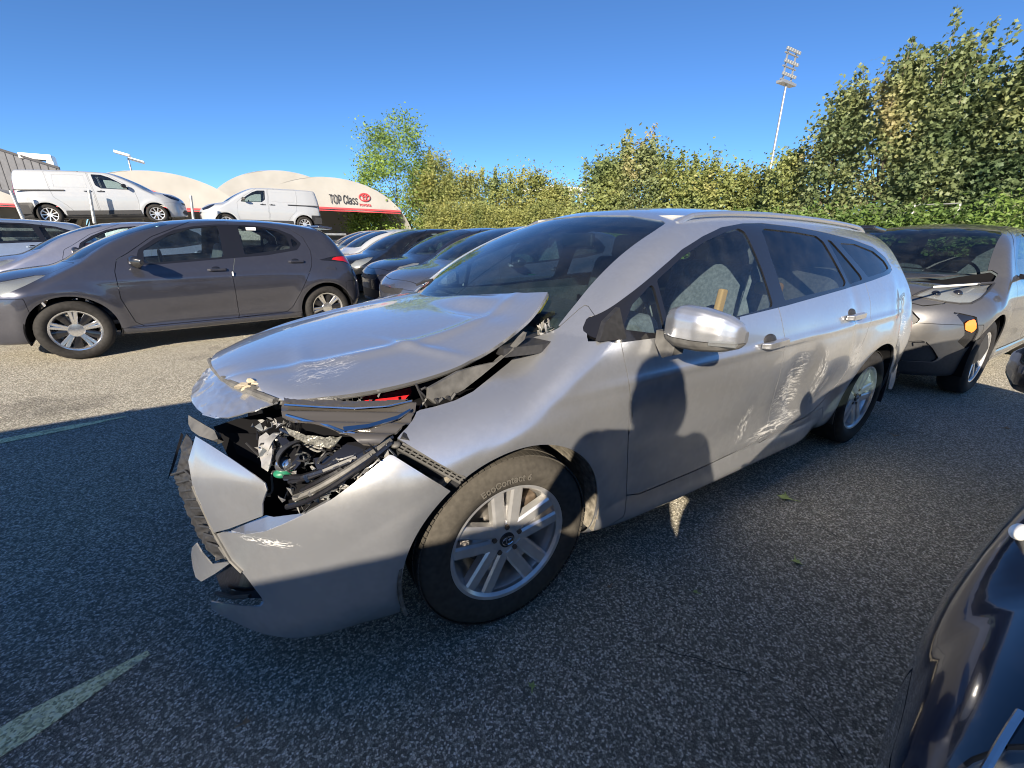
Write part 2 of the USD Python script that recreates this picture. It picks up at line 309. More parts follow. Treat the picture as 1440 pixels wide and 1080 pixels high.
M['black'] = plain('black_plastic', (.018, .018, .02), .55, var=.3, scale=60.)
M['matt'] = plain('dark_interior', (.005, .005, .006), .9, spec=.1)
M['greyplastic'] = plain('grey_plastic', (.075, .073, .07), .6, var=.35, scale=25., bump=.3)
M['gloss'] = plain('gloss_black', (.010, .010, .012), .12, coat=.6)
M['rubber'] = plain('tyre_rubber', (.016, .015, .015), .78, var=.35, scale=40., bump=.15, spec=.3)
M['dusty_rubber'] = plain('dusty_tyre_rubber', (.052, .047, .040), .9, var=.2, scale=55., bump=.2, spec=.2)
M['mud'] = plain('muddy_liner', (.16, .145, .12), .9, var=.55, scale=45., bump=.6, spec=.2)
M['letter'] = plain('tyre_letter', (.085, .078, .068), .8, spec=.3)
M['alloy'] = plain('alloy_wheel', (.66, .65, .64), .30, metal=.75, coat=.3, var=.12, scale=20.)
M['alloy_dark'] = plain('alloy_barrel', (.16, .15, .145), .5, metal=.5)
M['polished'] = plain('polished_wheel', (.75, .75, .76), .16, metal=.95)
M['hub'] = plain('hub_iron', (.10, .075, .055), .65, metal=.4, var=.5, scale=30.)
M['disc'] = plain('brake_disc', (.22, .21, .2), .4, metal=.8)
M['chrome'] = plain('chrome', (.72, .72, .74), .08, metal=1.)
M['shard'] = plain('torn_bright_plastic', (.30, .295, .285), .25, metal=.35, coat=.5, var=.3, scale=40.)
M['red'] = plain('red_plastic', (.50, .012, .016), .5, var=.2, scale=30.)
M['green'] = plain('green_part', (.01, .13, .07), .45)
M['yellow'] = plain('yellow_foam', (.62, .52, .07), .7)
M['foam'] = plain('pale_foam', (.36, .31, .23), .9, var=.2, bump=.5, scale=80.)
M['smoky'] = plain('smoked_lens', (.050, .046, .042), .14, coat=.9)
M['facet'] = plain('faceted_reflector', (.30, .285, .23), .22, metal=.6, var=.7, scale=170., bump=.8)
M['lampsilver'] = plain('lamp_silver', (.30, .34, .40), .20, metal=.4, coat=.4)
M['lining'] = plain('pale_lining', (.34, .34, .33), .9)
M['seat'] = plain('seat_cloth', (.115, .115, .125), .9, var=.3, scale=60.)
M['airbag'] = plain('airbag_cloth', (.50, .50, .49), .85, bump=.3, scale=20.)
M['tan'] = plain('cardboard', (.42, .22, .08), .8)
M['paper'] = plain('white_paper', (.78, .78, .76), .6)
M['glass'] = glass('window_glass', (.80, .87, .88)); M['screen'] = glass('windscreen_glass', (.56, .64, .66), .010); M['tinted'] = glass('tinted_glass', (.62, .66, .66), .008); M['privacy'] = glass('privacy_glass', (.15, .16, .17), .01)
M['lens'] = mat('clear_lens', {'t': ('transparent_bsdf', {'color': (.80, .83, .84)}), 'g': ('glossy_bsdf', {'roughness': .02}), 'ge': ('geometry', {}), 'ff': ('math', {'math_type': 'multiply'}), 'fi': ('math', {'math_type': 'subtract', 'value1': 1.}), 'f': ('fresnel', {'IOR': 1.55}), 'm': ('mix_closure', {}), 'd': ('principled_bsdf', {'base_color': (.30, .31, .32), 'roughness': .35}), 'm2': ('mix_closure', {'fac': .25})},
                [('f.fac', 'ff.value1'), ('ge.backfacing', 'fi.value2'), ('fi.value', 'ff.value2'), ('ff.value', 'm.fac'), ('t.BSDF', 'm.closure1'), ('g.BSDF', 'm.closure2'), ('m.closure', 'm2.closure1'), ('d.BSDF', 'm2.closure2')], surface='m2.closure')
M['lampred'] = plain('tail_lamp_red', (.42, .008, .010), .15, coat=.8); M['lampdark'] = plain('tail_lamp_dark', (.06, .008, .010), .15, coat=.8); M['amber'] = plain('amber_reflector', (.75, .20, .03), .2, coat=.5)
M['steel'] = plain('galvanised_steel', (.38, .38, .37), .45, metal=.7, var=.2, scale=8.); M['whitesteel'] = plain('white_painted_steel', (.62, .62, .60), .5, var=.1, scale=6.)
M['vanwhite'] = paint('white_van_paint', (.295, .31, .335), 0., .35, dust=.12, flake=.0)
M['canvas'] = mat('canvas_cream', {'d': ('diffuse_bsdf', {'color': (.48, .47, .45)}), 't': ('translucent_bsdf', {'color': (.46, .43, .38)}), 'm': ('mix_closure', {'fac': .3}), 'g': ('geometry', {}), 'n': ('noise_texture', {'scale': .9, 'detail': 6.}), 'r': ('rgb_ramp', {'ramp': [(.3, (.43, .42, .40)), (.7, (.50, .49, .47))]})},
                  [('d.BSDF', 'm.closure1'), ('t.BSDF', 'm.closure2'), ('g.position', 'n.vector'), ('n.fac', 'r.fac'), ('r.color', 'd.color')], surface='m.closure')
M['stripe'] = plain('red_print', (.50, .05, .06), .7); M['ink'] = plain('dark_print', (.03, .03, .035), .7)
M['cladding'] = plain('grey_cladding', (.085, .088, .10), .6, var=.1, scale=3.); M['concrete'] = plain('pale_concrete', (.55, .55, .53), .8, var=.1, scale=4.)
M['bark'] = plain('bark', (.11, .085, .06), .9, var=.4, scale=14., bump=.8)
def leafmat(name, ramp):
    return mat(name, {'g': ('geometry', {}), 'nz': ('noise_texture', {'scale': .8, 'detail': 2.}), 'fb': ('map_range', {'from_min': .3, 'from_max': .7, 'to_min': 0., 'to_max': .56, 'clamp': True}), 'fa': ('math', {'math_type': 'multiply_add', 'value2': .55}), 'r': ('rgb_ramp', {'ramp': [(p, tuple(min(.85, k*q) for k, q in zip(c, (5.0, 3.6, 5.2)))) for p, c in ramp]}), 'd': ('principled_bsdf', {'roughness': .5, 'specular_ior_level': .35}), 't': ('translucent_bsdf', {}), 'h': ('hsv', {'value': 1.25, 'saturation': 1.05}), 'm': ('mix_closure', {'fac': .32})},
               [('g.random_per_island', 'fa.value1'), ('g.position', 'nz.vector'), ('nz.fac', 'fb.value'), ('fb.result', 'fa.value3'), ('fa.value', 'r.fac'), ('r.color', 'd.base_color'), ('r.color', 'h.color'), ('h.color', 't.color'), ('d.BSDF', 'm.closure1'), ('t.BSDF', 'm.closure2')], surface='m.closure')
M['asphalt'] = mat('asphalt', {
    'g': ('geometry', {}), 'v': ('voronoi_texture', {'scale': 165., 'randomness': 1.}), 'vs': ('separate_color', {}), 'vr': ('rgb_ramp', {'ramp': [(0, (.20, .187, .155)), (.42, (.31, .288, .233)), (.68, (.55, .51, .415)), (.86, (.81, .76, .64)), (1, (.93, .90, .82))]}),
    've': ('voronoi_texture', {'scale': 165., 'feature': 'distance_to_edge'}), 'er': ('map_range', {'from_min': 0., 'from_max': .16, 'to_min': .50, 'to_max': 1., 'clamp': True}), 'mul': ('mix_color', {'blend_type': 'multiply', 'fac': 1.}),
    'n': ('noise_texture', {'scale': .55, 'detail': 5., 'roughness': .6}), 'nr': ('rgb_ramp', {'ramp': [(.3, (.60, .60, .61)), (.36, (.62, .62, .63)), (.42, (.95, .95, .95)), (.5, (1., 1., 1.)), (.75, (1.15, 1.10, 1.0))]}), 'mul2': ('mix_color', {'blend_type': 'multiply', 'fac': 1., 'use_clamp': False}),
    'n2': ('noise_texture', {'scale': 45., 'detail': 4.}), 'ad': ('math', {'math_type': 'multiply_add', 'value2': .6}), 'b': ('bump', {'strength': .9, 'distance': .006}), 'p': ('principled_bsdf', {'roughness': .82, 'specular_ior_level': .35})},
    [('g.position', 'v.vector'), ('g.position', 've.vector'), ('g.position', 'n.vector'), ('g.position', 'n2.vector'), ('v.color', 'vs.color'), ('vs.r', 'vr.fac'), ('ve.distance', 'er.value'), ('vr.color', 'mul.a'), ('er.result', 'mul.b'), ('n.fac', 'nr.fac'), ('mul.result', 'mul2.a'), ('nr.color', 'mul2.b'),
     ('mul2.result', 'p.base_color'), ('n2.fac', 'ad.value1'), ('er.result', 'ad.value3'), ('ad.value', 'b.height'), ('b.normal', 'p.normal')])
M['line'] = mat('worn_yellow_line', {
    'g': ('geometry', {}), 'v': ('voronoi_texture', {'scale': 165.}), 'vs': ('separate_color', {}), 'vr': ('rgb_ramp', {'ramp': [(0, (.55, .52, .26)), (.5, (.84, .79, .42)), (1, (.95, .93, .64))]}), 'n': ('noise_texture', {'scale': 16., 'detail': 6., 'roughness': .7}),
    'a1': ('map_range', {'from_min': .15, 'from_max': .5, 'to_min': .60, 'to_max': 1., 'clamp': True}), 'a2': ('map_range', {'from_min': .28, 'from_max': .46, 'to_min': 0., 'to_max': 1., 'clamp': True}), 'a3': ('math', {'math_type': 'multiply'}), 'p': ('principled_bsdf', {'roughness': .8}), 't': ('transparent_bsdf', {}), 'm': ('mix_closure', {})},
    [('g.position', 'v.vector'), ('v.color', 'vs.color'), ('vs.r', 'vr.fac'), ('vr.color', 'p.base_color'), ('g.position', 'n.vector'), ('vs.r', 'a1.value'), ('n.fac', 'a2.value'), ('a1.result', 'a3.value1'), ('a2.result', 'a3.value2'), ('a3.value', 'm.fac'), ('t.BSDF', 'm.closure1'), ('p.BSDF', 'm.closure2')], surface='m.closure')

# ============================================================ ground
gx = np.r_[-900, -60, np.linspace(-20, 40, 31), 120, 900]; gm = grid_mesh(np.stack(np.broadcast_arrays(gx[:, None], gx[None, :], 0.), -1))
top('ground', gm, M['asphalt'], 'dark speckled asphalt of the car park', 'asphalt', kind='structure', smooth=False)
# ============================================================ wheels (axle along y, outer face towards -y), built once per style
def revolve(profile, n=64, axis_y=True):
    """profile: (radius, y) pairs"""
    p = np.asarray(profile, float); an = np.arange(n+1)*2*np.pi/n
    P = np.stack([p[:, 0][None]*np.cos(an)[:, None], np.broadcast_to(p[:, 1][None], (n+1, len(p))), p[:, 0][None]*np.sin(an)[:, None]], -1)
    P[-1] = P[0]; m = grid_mesh(P); m.merge_vertices(); m.fix_normals(); return m
def tyre_meshes(R, w, rr, tread=True, n=96):
    h = w/2; prof = [(rr-.004, -h+.03), (rr+.006, -h+.012), (rr+.03, -h+.001), (R-.055, -h-.004), (R-.03, -h+.004), (R-.014, -h+.014), (R-.004, -h+.028), (R, -h+.045), (R, h-.045), (R-.004, h-.028), (R-.03, h-.004), (rr+.03, h-.001), (rr, h-.02)]
    out = revolve(prof, n)
    blocks = []
    if tread:
        for k in range(n):
            a = 2*np.pi*k/n; c, s = math.cos(a), math.sin(a); t = np.array([-s, 0, c])
            for y, wy in ((-h+.034, .034), (-h+.075, .03), (0, .038), (h-.075, .03), (h-.034, .034)):
                m = trimesh.creation.box((.0045, wy, 2*np.pi*R/n*.84)); T = np.eye(4); T[:3, 0], T[:3, 1], T[:3, 2] = (c, 0, s), (0, 1, 0), t; m.apply_transform(T)
                m.apply_translation((c*(R+.001), y, s*(R+.001)) if abs(y) < h-.04 else (c*(R-.002), y, s*(R-.002))); blocks.append(m)
    return out, (cat(blocks) if blocks else None)
def spoke(r0, r1, w0, w1, y0, y1, th, off0=0., off1=0., rise=.008):
    """one ridge of a wheel along +x: hull of sections, roof-shaped towards the outside (-y)"""
    P = []
    for r, w, y, o in ((r0, w0, y0, off0), (r1, w1, y1, off1)): P += [(r, y, o-w*.32), (r, y, o+w*.32), (r, y+rise, o-w/2), (r, y+rise, o+w/2), (r, y+th, o-w/2), (r, y+th, o+w/2)]
    return hull(P)
def roty(m, a): return xf(m, rot=(0, a, 0))
def wheel(parent, style='twin', R=.316, w=.205, rr=.208, det=True, text=False, phase=0., dusty=False):
    n = 96 if det else 40; ty, tr = tyre_meshes(R, w, rr, det, n); h = w/2
    part(parent, 'tyre', ty, M['dusty_rubber' if dusty else 'rubber'], 40)
    if tr is not None: part(parent, 'tread', tr, M['dusty_rubber' if dusty else 'rubber'], False)
    y0 = -h+.012
    lip = revolve([(rr-.012, y0+.03), (rr-.012, y0+.012), (rr-.004, y0+.002), (rr+.007, y0), (rr+.009, y0+.006), (rr+.002, y0+.02)], n)
    barrel = revolve([(rr-.010, y0+.02), (rr-.022, y0+.05), (rr-.034, y0+.12), (rr-.03, h)], n)
    S = []
    if style == 'twin':
        for k in range(5):
            for sgn in (-1, 1):
                s = spoke(.045, rr-.006, .046, .046, y0+.022, y0+.012, .034, sgn*.024, sgn*.038, .006); S.append(roty(s, -(phase+2*np.pi*k/5)))
            S.append(roty(spoke(.05, .125, .03, .04, y0+.034, y0+.036, .02, 0, 0, .004), -(phase+2*np.pi*k/5)))
            S.append(roty(hull([(rr-.035, y0+.02, -.055), (rr-.035, y0+.02, .055), (rr-.006, y0+.013, -.075), (rr-.006, y0+.013, .075), (rr-.008, y0+.04, -.07), (rr-.008, y0+.04, .07), (rr-.03, y0+.045, -.05), (rr-.03, y0+.045, .05)]), -(phase+2*np.pi*k/5)) if False else box(.001, .001, .001, (0, 0, 0)))
    elif style == 'blade':
        for k in range(5):
            for sgn in (-1, 1):
                s = spoke(.03, rr-.006, .030, .034, y0+.03, y0+.010, .03, sgn*.004, .012+sgn*.022, .006); S.append(roty(s, -(phase+2*np.pi*k/5)))
    elif style == 'multi':
        for k in range(9):
            s = spoke(.03, rr-.006, .022, .040, y0+.022, y0+.010, .025, 0, .006, .006); S.append(roty(s, -(phase+2*np.pi*k/9)))
    else:
        for k in range(5):
            s = spoke(.03, rr-.006, .05, .06, y0+.02, y0+.012, .03); S.append(roty(s, -(phase+2*np.pi*k/5)))
    hubm = revolve([(.0005, y0+.024), (.03, y0+.024), (.062, y0+.026), (.07, y0+.034), (.07, y0+.06)], 40)
    face = cat(S, hubm, lip)
    rim = part(parent, 'rim', face, M['polished' if style == 'blade' else 'alloy'], 28)
    if style == 'blade':
        part(rim, 'spoke_inlay', cat([roty(spoke(.05, rr-.012, .05, .085, y0+.034, y0+.028, .02), -(phase+2*np.pi*(k+.5)/5)) for k in range(5)]), M['gloss'], 28)
    part(rim, 'barrel', barrel, M['alloy' if det else 'alloy_dark'], 40)
    part(parent, 'brake_disc', cat(revolve([(.06, y0+.10), (.135, y0+.10), (.135, y0+.115), (.06, y0+.115)], 40), revolve([(.001, y0+.07), (.07, y0+.07), (.075, y0+.11)], 30)), M['disc' if det else 'hub'], 30)
    if det:
        part(parent, 'brake_caliper', rbox(.07, .06, .15, .012, (.115, y0+.10, .03)), M['hub'], 30)
        cap = part(rim, 'centre_cap', xf(revolve([(.0005, 0), (.022, .0005), (.027, .003), (.028, .01)], 32), (0, y0+.016, 0)), M['gloss'], 40)
        ring = lambda a, b, cx=0, cz=0, t=.0016: tube([(cx+a*math.cos(u), y0+.0155, cz+b*math.sin(u)) for u in np.linspace(0, 2*np.pi, 25)], t, 5)
        part(rim, 'cap_emblem', cat(ring(.021, .015), ring(.006, .0135, 0, .001), ring(.0135, .0055, 0, .0085)), M['chrome'], 30)
        for k in range(5):
            a = phase+2*np.pi*(k+.0)/5; part(rim, 'wheel_bolt', cyl(.0095, (.05*math.cos(a), y0+.018, .05*math.sin(a)), (.05*math.cos(a), y0+.04, .05*math.sin(a)), 6), M['hub'], False)
    if text:
        m = meshkit.text_mesh('EcoContact 6', .021, .0015, bold=True); v = np.array(m.vertices); wd = v[:, 0].max(); rad = rr+.040
        a = np.pi/2+.10-(v[:, 0]-wd/2)/rad; r = rad+v[:, 1]-.008; m.vertices = np.stack([r*np.cos(a), -h-.0035-v[:, 2], r*np.sin(a)], 1); m.fix_normals()
        part(parent, 'sidewall_lettering', m, M['letter'], False)

# ============================================================ the wrecked silver estate car (its front axle is the origin of the place)
def dent(x, z, y):
    """crush in the rear door and quarter panel on the near side, creases along the side, lower door hollow"""
    d = -.010*np.exp(-((z-.43)/.09)**2)*np.exp(-(np.clip(np.abs(x-1.3)-.75, 0, 9)/.18)**2)      # hollow above the sill
    d = d+.0075*np.exp(-((z-(.80+.02*x))/.020)**2)*(1/(1+np.exp(-(x-.35)/.12)))*(1/(1+np.exp((x-3.0)/.1)))                      # shoulder crease
    d = d+.065*np.clip((.304-z)/.13, 0, 1)/(1+np.exp(-(x-.42)/.05))/(1+np.exp((x-2.08)/.05))                # sill stands proud of the doors
    n = (y < 0)
    g = lambda cx, cz, rx, rz, a: a*np.exp(-((x-cx)/rx)**2-((z-cz)/rz)**2)
    w = g(1.72, .56, .17, .17, -.040)+g(1.95, .60, .12, .2, .012)+g(2.12, .48, .16, .12, -.022)+g(1.35, .52, .16, .12, -.010)+g(2.28, .78, .05, .2, -.010)+g(3.05, .80, .10, .16, -.025)+g(3.2, .62, .10, .12, .012)+g(3.30, .88, .05, .1, -.02)+g(.42, .72, .12, .1, .006)
    fold = .0035*np.sin((x+z*.5)*34)*np.exp(-((x-1.72)/.2)**2-((z-.55)/.18)**2)+.004*np.sin((x*1.1-z*.6)*30)*np.exp(-((x-3.0)/.2)**2-((z-.82)/.16)**2)
    return d+n*(w+fold)
EST = dict(section=[(.05, .70), (.14, .775), (.19, .812), (.25, .842), (.32, .858), (.40, .868), (.50, .879), (.60, .889), (.70, .893), (.78, .889), (.86, .875), (.94, .850), (1.0, .822), (1.1, .772), (1.2, .717), (1.3, .655), (1.4, .585), (1.5, .51)],
           taper=[(-1., .09), (-.6, .045), (-.3, .015), (0, .004), (.4, .006), (1., 0), (2.4, 0), (2.8, .002), (3.2, .03), (3.6, .085), (3.8, .13)],
           green_taper=[(-1, 0), (1.4, 0), (2.2, .008), (3., .035), (3.6, .07)], belt=1.0,
           hood=[(-1., .69), (-.9, .745), (-.8, .79), (-.6, .84), (-.4, .875), (-.2, .905), (0, .94), (.2, .965), (.4, .985), (1.2, 1.0), (2.5, 1.02), (3.8, 1.02)],
           roof=[(.7, 1.33), (.9, 1.385), (1.1, 1.42), (1.4, 1.446), (1.8, 1.455), (2.2, 1.446), (2.7, 1.420), (3.1, 1.385), (3.4, 1.35), (3.8, 1.30)],
           screen=((.14, .965), (.95, 1.39)), screen_curve=.30, nose=(-.93, .67, 2.83, [(.05, .03), (.12, -.01), (.2, -.02), (.3, -.005), (.4, 0), (.55, 0), (.65, .02), (.75, .07), (.9, .2)]),
           rear=[(.1, 3.57), (.25, 3.63), (.45, 3.67), (.7, 3.665), (.9, 3.62), (1.0, 3.57), (1.2, 3.44), (1.35, 3.31), (1.5, 3.2)], rear_curve=.50, floor=Table([(-1, .125), (-.4, .125), (-.1, .17), (3.3, .17), (4, .2)], .05),
           flares=[(0, .315, .41, .012), (2.7, .315, .41, .012)], feats=dent)
FM = car_F(EST)
CARS = dict(arch=.372, glazing=None)
LT = (.62, .615, .60)
SIL = paint('silver_paint', SILVER, .84, .29, dust=.05, flake=.10, spots=[
    ((1.66, -.86, .60), (.12, .14, .22), (0, .5, 0), (7, 8, 46), .030, LT), ((1.72, -.86, .50), (.09, .14, .15), (0, .15, 0), (10, 8, 70), .030, LT), ((1.93, -.86, .60), (.06, .14, .2), (0, -.1, 0), (60, 9, 9), .028, LT), ((1.62, -.86, .37), (.30, .12, .05), (0, -.1, 0), (6, 8, 60), .04, LT),
    ((-.43, -.42, .86), (.14, .11, .1), (0, 0, .5), (9, 60, 16), .014, LT), ((-.67, -.66, .505), (.075, .2, .018), (0, 0, .2), (9, 30, 90), .05, LT), ((2.32, -.88, .66), (.08, .12, .09), (0, .4, 0), (30, 9, 30), .08, (.12, .12, .12)), ((1.3, -.88, .45), (.06, .1, .12), (0, .2, 0), (30, 8, 9), .03, (.4, .4, .39)), ((3.05, -.8, .75), (.12, .3, .14), (0, .3, 0), (10, 8, 30), .015, LT)])
def wrecked_car():
    car = thing('estate_car', 'wrecked silver estate car with buckled bonnet and torn open front corner', 'car')
    P = lambda n, m, mt, parent=car, **k: part(parent, n, m, mt, **k)
    arch = lambda cx: (lambda v: np.where(np.abs(v[:, 1]) > .50, np.hypot(v[:, 0]-cx, v[:, 2]-.315)-.372, 1.))
    DLO = rounded([(.325, .973), (.377, 1.02), (.521, 1.084), (.746, 1.178), (.906, 1.243), (1.08, 1.295), (1.252, 1.335), (1.45, 1.358), (1.621, 1.364), (1.95, 1.352), (2.242, 1.330), (2.55, 1.297), (2.80, 1.255), (2.95, 1.19), (3.0, 1.12), (2.9, 1.094), (2.6, 1.066), (2.2, 1.036), (1.544, .992), (1.143, .972), (.8, .953), (.611, .942), (.42, .945)], .012)
    FD = [(.33, .955), (.405, .963), (.455, .80), (.478, .68), (.475, .52), (.48, .40), (.515, .32), (.62, .296), (1.0, .298), (1.42, .31), (1.535, .335), (1.555, .42), (1.50, .60), (1.475, .74), (1.49, .84), (1.478, .90), (1.47, 1.01), (.9, .985), (.6, .965)]
    RD = [(1.50, .30), (1.57, .305), (2.05, .36), (2.16, .40), (2.24, .50), (2.30, .62), (2.36, .72), (2.44, .86), (2.47, .95), (2.475, 1.07), (2.0, 1.04), (1.42, 1.02), (1.42, .60)]
    sill = [(.34, .310), (.5, .31), (1.0, .31), (1.5, .33), (2.05, .345), (2.16, .36), (2.25, .20), (2.2, .1), (.2, .1), (.25, .2)]
    WS = [(0, .955), (-.3, .958), (-.6, .963), (-.672, .98), (-.652, 1.06), (-.61, 1.18), (-.562, 1.31), (-.54, 1.345), (-.50, 1.358), (-.3, 1.385), (0, 1.394)]
    WSs = lambda v: np.maximum(poly_sd(v[:, 1:], WS+[(.1, 1.394), (.1, .955)]), v[:, 0]-(.14+(v[:, 2]-.965)*1.9+.3*v[:, 1]**2+.12))
    def common(b):
        b.take(arch(0.), drop=True); b.take(arch(2.7), drop=True); r = {}
        r['dlo'] = b.take(side_sd(DLO), .0); r['ws'] = b.take(WSs, 0.)
        return r
    NX, NF, NT = 330, 46, 210
    # ---------------- near side (left), traced panels
    b = Body(FM, -.45, 3.25, .70, NX, NF, NT); r = common(b)
    bump = [(549, 638), (501, 676.7), (463, 705), (430, 723), (400, 737), (373, 748), (345, 752), (325, 748), (303, 750), (325, 788.5), (341, 804.5), (348, 814), (372, 846), (370, 854), (340, 852), (316, 849), (297, 846), (296, 856), (312, 866), (332, 876), (356, 887), (380, 894), (410, 898), (444, 899), (508, 892), (562, 880), (563, 850), (566, 823), (578, 779), (603, 737), (646.5, 699)]
    fend = [(586, 577), (612, 571), (640, 562.5), (665, 550), (690, 530), (715, 510), (735, 490), (750, 474), (772, 467), (785, 461), (815, 434), (825, 427.5), (838.8, 447.5), (833, 460), (826, 467), (826, 479.7), (872.7, 478.7), (884, 535.6), (886, 560), (884, 603), (880.5, 704), (878, 726), (860, 737), (838, 750), (780, 800), (700, 760), (654, 670), (646, 668), (612, 649), (556, 615), (570, 603), (581, 589)]
    near = lambda sd: (lambda v: np.maximum(sd(v), v[:, 1]+.15))
    rb = b.take(near(px_sd(bump)), 0.)
    rf = b.take(near(px_sd(fend)), .0012)
    b.take(lambda v: v[:, 0]-np.where(v[:, 2] > .99, .02, np.where(v[:, 2] > .72, .36, .25)), drop=True)        # nothing else is left ahead of the doors
    fd = b.take(near(side_sd(FD)), .0022); rd = b.take(near(side_sd(RD)), .0022); si = b.take(near(side_sd(sill)), .0012)
    P('bumper', b.panel(rb, .004), SIL, label='torn silver bumper skin'); P('front_wing', b.panel(rf, .005), SIL)
    door = P('front_door', b.panel(fd, .02), SIL); rdoor = P('rear_door', b.panel(rd, .02), SIL, label='crushed and scraped rear door'); P('sill', b.panel(si, .03), SIL)
    shell_l = b.panel(b.rest(), .012)
    # glazing of the near side: black surround plus panes standing in it
    gf = Body.__new__(Body); gf.F, gf.grad = FM, lambda p: Body.grad(gf, p)
    def glaze(vf, panes, flip=False):
        g = Body.__new__(Body); g.F = FM; g.v, g.f = vf; out = []
        for poly in panes: out.append(g.take(side_sd(poly), .0))
        res = [b.panel(o, .004, -.006) for o in out], b.panel(g.rest(), .014, -.001)
        return ([mirror(o) for o in res[0]], mirror(res[1])) if flip else res
    PAN = [rounded(p, .01) for p in (
        [(.465, .985), (.54, 1.06), (.66, 1.12), (.675, 1.115), (.675, .962), (.62, .958)],
        [(.70, .958), (.70, 1.135), (.906, 1.222), (1.08, 1.275), (1.252, 1.314), (1.38, 1.334), (1.41, 1.32), (1.43, 1.15), (1.435, 1.01), (1.42, .995), (1.1, .975)],
        [(1.545, 1.015), (1.54, 1.20), (1.56, 1.325), (1.60, 1.338), (1.9, 1.326), (2.10, 1.31), (2.15, 1.28), (2.235, 1.07), (2.20, 1.05)],
        [(2.20, 1.295), (2.25, 1.285), (2.45, 1.10), (2.46, 1.075), (2.27, 1.058)],
        [(2.33, 1.275), (2.55, 1.27), (2.78, 1.228), (2.90, 1.17), (2.93, 1.125), (2.80, 1.105), (2.55, 1.085)])]
    panes, sur = glaze(r['dlo'], PAN)
    P('window_surround', sur, M['gloss'])
    for i, p_ in enumerate(panes): P('side_window', p_, M['glass'] if i < 2 else M['tinted'])
    # ---------------- far side (right): whole panels
    c = Body(FM, -.45, 3.25, .70, 160, 30, 110); r2 = common(c); c.take(lambda v: np.maximum(v[:, 0]-.3, .69-np.abs(v[:, 1])*1.0-np.clip(-.45-v[:, 0], 0, 1)*1.2*0) if False else np.maximum(v[:, 0]-.33, np.abs(v[:, 1])-.70), drop=True)
    c.take(lambda v: np.maximum(v[:, 0]-.30, .60-v[:, 2]) if False else np.maximum(np.maximum(v[:, 0]+.62, .50-v[:, 2]), np.abs(v[:, 1])-.60), drop=True)
    pr, sr = glaze(r2['dlo'], PAN, True); P('window_surround', sr, M['gloss'])
    for p_ in pr: P('side_window', p_, M['glass'])
    P('body_shell', join(shell_l, mirror(c.panel(c.rest(), .012))), SIL)
    P('windscreen', join(b.panel(r['ws'], .005, -.004), mirror(c.panel(r2['ws'], .005, -.004))), M['screen'])
    return car, P, b
car, P, BODY = wrecked_car()
# ---------------- front end of the wreck: every piece stands where its outline lies on the crushed nose
rng = np.random.default_rng(7)
NOSE = dict(EST); NOSE['feats'] = None; NOSE['floor'] = .11
FN = car_F(NOSE)
def nose(inset=0., bulge=None, wob=0., sc=20., seed=0):
    def f(px):
        v = on_surface(px, FN); e = 1e-3; g = np.stack([FN(*(v+d).T)-FN(*(v-d).T) for d in np.eye(3)*e], 1); g /= np.linalg.norm(g, axis=1, keepdims=True)
        d = -inset+(bulge(px) if bulge else 0.)
        if wob: d = d+wob*(1-2*np.abs(2*meshkit.fbm(v*sc, 3, seed)-1))
        return v+g*np.asarray(d).reshape(-1, 1) if np.ndim(d) else v+g*d
    return f
S = lambda n, poly, mt, place, step=3., t=.004, **k: P(n, px_sheet(poly, step, place, t), mt, car, **k)
# bonnet: lofted between its raised, bent near edge, the crown and the far edge
bon = dict(
    near=[(-.620, -.43, .822), (-.534, -.55, .849), (-.391, -.62, .862), (-.234, -.66, .881), (-.078, -.68, .914), (.05, -.68, .961), (.187, -.66, 1.032), (.304, -.60, 1.102)],
    mid=[(-.752, .03, .838), (-.66, .02, .868), (-.52, .02, .893), (-.36, .02, .917), (-.18, .01, .944), (0, .0, .968), (.14, 0, .994), (.268, 0, 1.022)],
    far=[(-.600, .48, .806), (-.534, .56, .828), (-.40, .62, .866), (-.24, .66, .893), (-.07, .69, .921), (.08, .70, .945), (.20, .70, .962), (.31, .67, .972)])
def bonnet():
    nu, nv = 110, 121; c = [spline(bon[k], nu) for k in ('near', 'mid', 'far')]; t = np.linspace(-1, 1, nv)[None, :, None]
    A, B, C = (q[:, None, :] for q in c); P_ = B+(C-A)/2*t+((A+C)/2-B)*(t**2)          # quadratic through near (-1), crown (0), far (+1)
    tt = t[..., 0]; P_[..., 2] += .020*np.sqrt(np.clip(1-tt**2, 0, 1))*np.linspace(1, .35, nu)[:, None]-.020*np.linspace(1, .35, nu)[:, None]
    u = np.linspace(0, 1, nu)[:, None]
    for s in (-1, 1): P_[..., 2] += .010*np.exp(-((tt-s*(.58+.12*u))/.05)**2)*np.exp(-((u-.55)/.42)**2)      # two pressed ridges
    P_[..., 2] += .009*np.exp(-((u-.62+.22*(tt+1))/.025)**2)*np.exp(-((tt+.75)/.22)**2)+.006*np.exp(-((u-.30-.1*tt)/.03)**2)*np.exp(-((tt+.55)/.3)**2)+.017*np.exp(-((u-.93)/.05)**2)*np.exp(-((tt+.25)/.35)**2)-.016*np.exp(-((u-.86)/.05)**2)*np.exp(-((tt+.45)/.4)**2)-.006*np.exp(-((u-.2)/.1)**2-((tt+.5)/.2)**2)
    P_[..., 2] -= .010*np.exp(-(u/.05)**2)*(np.sin(tt*23)*.4+.3)*(np.abs(tt+.65) < .35)     # front lip torn near the corner
    P_ += (.0015*(meshkit.fbm(P_.reshape(-1, 3)*6, 2)-.5)).reshape(nu, nv, 1)*[0, 0, 1]
    m = grid_mesh(P_); n = vnormals(m.vertices, m.faces); f = m.faces
    if n[:, 2].mean() < 0: n, f = -n, f[:, ::-1]
    return solidify(np.array(m.vertices), np.array(f), n, .012), P_
bm, BP = bonnet()
